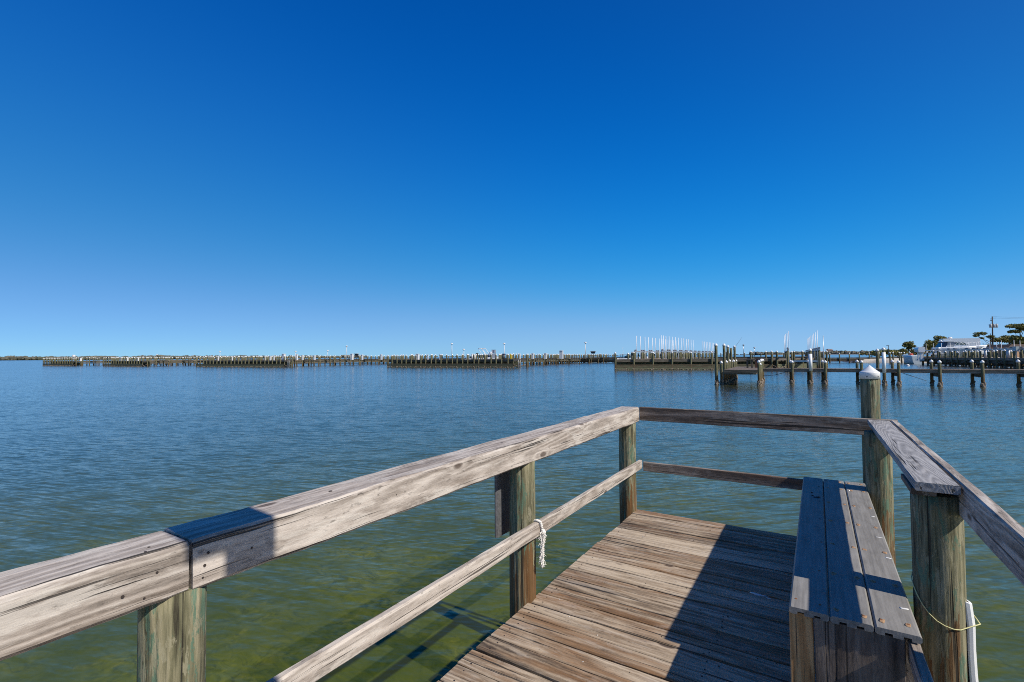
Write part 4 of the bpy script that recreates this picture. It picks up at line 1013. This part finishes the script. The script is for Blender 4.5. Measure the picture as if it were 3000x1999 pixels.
def tree(px, D, ytop, ybase_z, label, clusters, mat=PINE, lean=0, name='pine_tree', size=.34, dens=150, bare=.0):
    base=at_d(px,1040,D); base.z=ybase_z; top=at_d(px,ytop,D).z
    H=top-ybase_z; rs=random.Random(int(px)); side=RT.copy(); side.z=0
    t=thing(name,base,label,'tree' if name!='palm' else 'palm')
    b=MB(); P=[base+side*(lean*u*u)+Z*(H*.93*u)+Vector((rs.uniform(-.06,.06),rs.uniform(-.06,.06),0)) for u in [k/8 for k in range(9)]]
    b.tube(P,.26*H/10+.07,8,r1=.06)
    for (dx,dz,rx,rz) in clusters:
        k=min(7,max(2,int((dz-.16)*8))); e=base+side*(dx*H)+Z*(dz*H)
        b.tube([P[k],P[k].lerp(e,.5)+Z*(-.02*H),e],.10,6,r1=.03)
    b.build('trunk',BARK,t)
    b=MB()
    for (dx,dz,rx,rz) in clusters:
        c=base+side*(dx*H)+Z*(dz*H)
        m_=5
        for q in range(m_):
            a=q*2*math.pi/m_+rs.random(); o=Vector((math.cos(a),math.sin(a),0))*rx*H*.5
            leaves(b,c+o*1.25+Z*rs.uniform(-.4,.4)*rz*H,rx*H*.72,rx*H*.72,rz*H*1.4,int(dens*.8),size*.85,rs)
    b.build('crown',mat,t); return t
def bush(px,D,ytop,label,w_,mat=SHRUB,zb=.4,name='shrub',n=420,size=.3):
    base=at_d(px,1040,D); base.z=zb; H=at_d(px,ytop,D).z-zb; rs=random.Random(int(px*3))
    t=thing(name,base,label,'shrub')
    b=MB()
    for k in range(4): b.tube([base,base+Vector((rs.uniform(-.4,.4)*w_,rs.uniform(-.4,.4)*w_,H*.6))],.06,5,r1=.02)
    b.build('stem',BARK,t)
    b=MB(); side=RT.copy(); side.z=0
    for k in range(7):
        o=side*rs.uniform(-.55,.55)*w_+FWD*rs.uniform(-.4,.4)*w_; hh=H*rs.uniform(.45,.78)
        leaves(b,base+o+Z*hh,w_*.42,w_*.42,H*.26,n//7,size,rs)
    b.build('foliage',mat,t); return t
tree(2662,170,1001,.5,'small round-topped pine left of the cruiser, above its outboards',[(0,.88,.22,.10),(-.20,.72,.14,.06),(.18,.68,.2,.07),(-.33,.38,.18,.09),(.05,.55,.12,.05)],size=.30)
tree(2757,150,985,.5,'rounded pine rising behind the cruiser hardtop',[(0,.85,.19,.11),(-.02,.66,.2,.1),(.10,.75,.14,.09),(-.12,.55,.12,.09)],size=.34,dens=190)
tree(2730,150,996,.5,'lower dark pine behind the cruiser cockpit, left of the rounded pine',[(0,.8,.24,.13),(-.16,.6,.2,.13),(.12,.6,.2,.12)],size=.34,dens=190)
tree(2904,150,972,.5,'slender leaning pine with two small crowns beside the utility pole',[(-.40,.93,.17,.04),(-.58,.84,.08,.03),(-.36,.74,.06,.02),(.0,.80,.10,.035)],lean=0,size=.26,dens=110)
tree(2991,140,949,.5,'tall umbrella pine at the right edge of the picture',[(-.06,.94,.21,.045),(-.18,.77,.12,.03),(.14,.86,.16,.04),(-.10,.56,.13,.045),(.10,.52,.15,.05),(-.06,.44,.12,.05),(.08,.36,.1,.04)],size=.32,dens=260)
tree(2930,158,990,.5,'flat-topped low pine right of the utility pole',[(-.05,.92,.25,.06),(.25,.86,.22,.06),(-.25,.84,.14,.05)],size=.32,dens=170)
tree(2958,165,983,.5,'flat-topped pine between the low pine and the tall umbrella pine',[(0,.92,.26,.06),(.22,.72,.18,.08),(-.2,.74,.14,.05),(.3,.52,.2,.1)],size=.32,dens=180)
bush(2894,135,1008,'shaggy palm at the foot of the leaning pine',2.6,PALM,name='palm_clump'); bush(2926,136,1010,'shaggy brown palm just right of the utility pole',3.2,PALM,name='palm_clump'); bush(2966,134,1010,'shaggy palm left of the tall umbrella pine',3.0,PALM,name='palm_clump'); bush(2998,132,1012,'dark palm clump at the right picture edge',2.2,PALM,name='palm_clump')
bush(2683,150,1016,'rounded olive bush right of the small round-topped pine',3.6,n=700); bush(2592,152,1021,'dark evergreen bush behind the tall sleeved piling',3.8,PINE,n=700); bush(2555,158,1033,'low brown bush on the sand spit',4.0); bush(2616,160,1024,'narrow evergreen bush left of the small pine',1.8,PINE); bush(2640,156,1024,'low evergreen clump in front of the small pine',2.4,PINE)
bush(2700,190,1023,'far low bush between the round bush and the cruiser',3.5,PINE)
for k,(px,yt,w_,D_) in enumerate(((2700,1026,2.2,150),(2880,1018,2.2,140),(2912,1015,2.6,142),(2942,1014,2.8,140),(2980,1008,3.0,138),(2570,1031,3.0,160),(2630,1028,2.6,165))):
    bush(px,D_,yt,('low dark bush peeping over the swim platform of the cruiser','low dark bush behind the cruiser bow','dark bush at the foot of the utility pole','dark bush under the flat-topped low pine','big dark bush between the shaggy palm and the tall umbrella pine','low olive bush on the sand spit left of the sleeved piling','low bush on the shore between the slim lamp post and the small pine')[k],w_,PINE if k%2 else SHRUB,n=520)
# utility pole
up=at_d(2909,1040,150); up.z=.5; side=RT.copy(); side.z=0; side.normalize()
ptop=at_d(2907,927.5,150); lean_=ptop-Vector((up.x,up.y,ptop.z))
t=thing('utility_pole',up,'tall wooden utility pole with three grey transformer cans','utility pole')
b=MB(); b.cyl(up,ptop,.20,.14,10); b.build('pole',BARK,t)
zt_=at_d(2907,957,150).z-.35
for k,o in enumerate((-.62,.42,1.25)):
    b=MB(); q=Vector((up.x,up.y,zt_))+side*o+FWD*-.25; b.lathe(q,[(.28,0),(.34,.06),(.34,.95),(.26,1.08),(.04,1.12)],12); b.cyl(q+Z*1.1,q+Z*1.35,.05,.05,6); b.build('transformer',plain('grey_can',(.42,.44,.44),.5) if k==0 else bpy.data.materials['grey_can'],t)
b=MB(); b.obox(Vector((up.x,up.y,zt_+.85))+side*.3,side,FWD,Z,2.9,.12,.14); b.build('transformer_bracket',ALU,t)
b=MB()
for dz,L_ in ((-.15,1.3),(-.55,1.1)): b.tube([ptop+Z*dz,ptop+Z*dz+side*L_],.045,5)
b.tube([ptop-Z*.6,ptop-Z*.6-side*.6],.045,5); b.lump(ptop-Z*1.2-side*.45,.16,.16,.22,n=8,k=5,jit=.1); b.build('crossarm',BARK,t)
b=MB()
for dz in (-.12,-.52):
    a0=ptop+Z*dz+side*1.1; a1=a0+side*45+FWD*-12+Z*1.2
    b.tube([a0.lerp(a1,u/10)+Z*(-1.3*math.sin(math.pi*u/10)) for u in range(11)],.018,4)
b.build('wire',DARK,t)
q=at_d(2604,1040,140); q.z=.5; tz=at_d(2604,1013.5,140).z
t=thing('lamp_post',q,'slim dark lamp post standing on the shore right of the tall sleeved piling','lamp post')
b=MB(); b.cyl(q,Vector((q.x,q.y,tz)),.09,.07,8); b.build('pole',DARK,t); b=MB(); b.obox(Vector((q.x,q.y,tz+.05))-side*.22,side,FWD,Z,.6,.3,.16); b.build('lamp_head',DARK,t)
# pale house beyond the right-hand dock
q=at_d(2968,1040,128); q.z=.5
t=thing('house',q,'low tan beach house behind the right-hand dock, among the palms','house')
b=MB(); b.obox(q+Z*1.3,side,FWD,Z,7,5,2.6); b.build('wall',plain('tan_wall',(.36,.22,.13),.8,var=.1),t)
b=MB(); b.poly_prism([q+side*x-Vector((FWD.x,FWD.y,0))*2.8+Z*z for x,z in ((-4,2.6),(4,2.6),(3.2,3.3),(-3.2,3.3))],Vector((FWD.x,FWD.y,0))*5.6); b.build('roof',plain('brown_roof',(.10,.07,.055),.8),t)
for k in (-2.2,0,2.2):
    b=MB(); b.obox(q+side*k-Vector((FWD.x,FWD.y,0))*2.51+Z*1.5,side,Z,FWD,1.2,1.1,.06); b.build('window',GLASS,t)

# ------------------------------------------------------------------ far shore
b=MB(); rs=random.Random(77)
def shore(pxa,pxb,Da,Db,hgt,n):
    for i in range(n):
        u=rs.random(); px=pxa+(pxb-pxa)*u; D=(Da+(Db-Da)*u)*rs.uniform(1,1.06)
        c=at_d(px,1040,D); h=hgt*(.85+.25*noise.noise(Vector((px*.012,0,3)))+.2*noise.noise(Vector((px*.05,0,9))))*rs.uniform(.6,1.1)
        r=h*rs.uniform(.35,.6); b.lump((c.x,c.y,WZ+h*.5),r*1.5,r*1.5,h*.52,n=7,k=5,jit=.3,seed=i,sm=False)
shore(-260,420,1500,1800,14.5,900); shore(400,1080,1800,3000,16,900); shore(2200,2600,1900,1500,13,420); shore(1050,2300,4200,5200,9,500)
b.build('far_woods',WOODM,label='dark line of trees along the far shore',cat='woods',kind='stuff')
def strip(name,pxa,pxb,Da,Db,mat):
    b=MB(); P=[]
    for k in range(21):
        u=k/20; px=pxa+(pxb-pxa)*u; D=Da+(Db-Da)*u
        a=at_d(px,1040,D*.985); c=at_d(px,1040,D*1.25); P.append((a,c))
    for (a,c),(a2,c2) in zip(P,P[1:]): b.quad((a.x,a.y,WZ+.25),(a2.x,a2.y,WZ+.25),(c2.x,c2.y,WZ+2),(c.x,c.y,WZ+2)); b.quad((a.x,a.y,WZ-.3),(a2.x,a2.y,WZ-.3),(a2.x,a2.y,WZ+.25),(a.x,a.y,WZ+.25))
    b.build(name,mat,kind='structure')
strip('far_beach',-260,1050,1500,3000,SAND); strip('far_beach',2240,2600,1700,1500,SAND)
def tower(px,D,ytop,r,label,cyl=False):
    q=at_d(px,1040,D); q.z=WZ; top=at_d(px,ytop,D).z; H=top-WZ
    t=thing('water_tower',q,label,'water tower')
    b=MB()
    if cyl: b.lathe(Vector((q.x,q.y,top-r*1.5)),[(r,0),(r*1.02,.2),(r*1.02,r*1.2),(r*.9,r*1.45),(.1,r*1.5)],16)
    else: b.lathe(Vector((q.x,q.y,top-r*1.1)),[(r*.3,0),(r*.85,r*.25),(r,r*.55),(r*.85,r*.85),(.1,r*1.1)],16)
    b.build('tank',WPAINT,t); b=MB(); b.cyl((q.x,q.y,WZ),(q.x,q.y,top-r*1.0),r*.28,r*.25,10); b.build('stem',WPAINT,t)
tower(216.5,1650,1040,4.6,'wide white water tank over the far trees, leftmost of all',True)
tower(460,2000,1038.5,4.0,'white mushroom water tower, the larger of the far pair near the left'); tower(507,2300,1040,3.0,'small distant white water tower right of the larger one'); tower(565.5,2600,1041,2.6,'tiniest distant white water tower, farthest right of them')
BRK=plain('pinkish_concrete',(.34,.24,.22),.8,var=.08)
for k,(px,w_,yt,D,lab) in enumerate(((2427,26,1024,1700,'left slab of the twin pinkish apartment towers far off'),(2434.5,22,1024.5,1720,'right slab of the twin pinkish apartment towers far off'),(2465,24,1029.5,1750,'lone grey apartment block on the far shore right of the pinkish towers'))):
    q=at_d(px,1040,D); q.z=WZ; top=at_d(px,yt,D).z; wd=w_/3.0*D/FOC
    t=thing('apartment_tower',q,lab,'apartment tower')
    b=MB(); b.obox(Vector((q.x,q.y,(top+WZ)/2)),side,FWD,Z,wd,12,top-WZ); b.build('wall',BRK if k<2 else plain('grey_concrete',(.25,.27,.30),.8),t)
    b=MB()
    for z_ in range(1,int((top-WZ)/3)):
        b.obox(Vector((q.x,q.y,WZ+z_*3))-Vector((FWD.x,FWD.y,0))*6.2,side,FWD,Z,wd*.92,.3,1.2)
    b.build('window',GLASS,t); b=MB(); b.obox(Vector((q.x,q.y,top+.8)),side,FWD,Z,wd*.5,6,1.6); b.build('roof_hut',BRK,t)
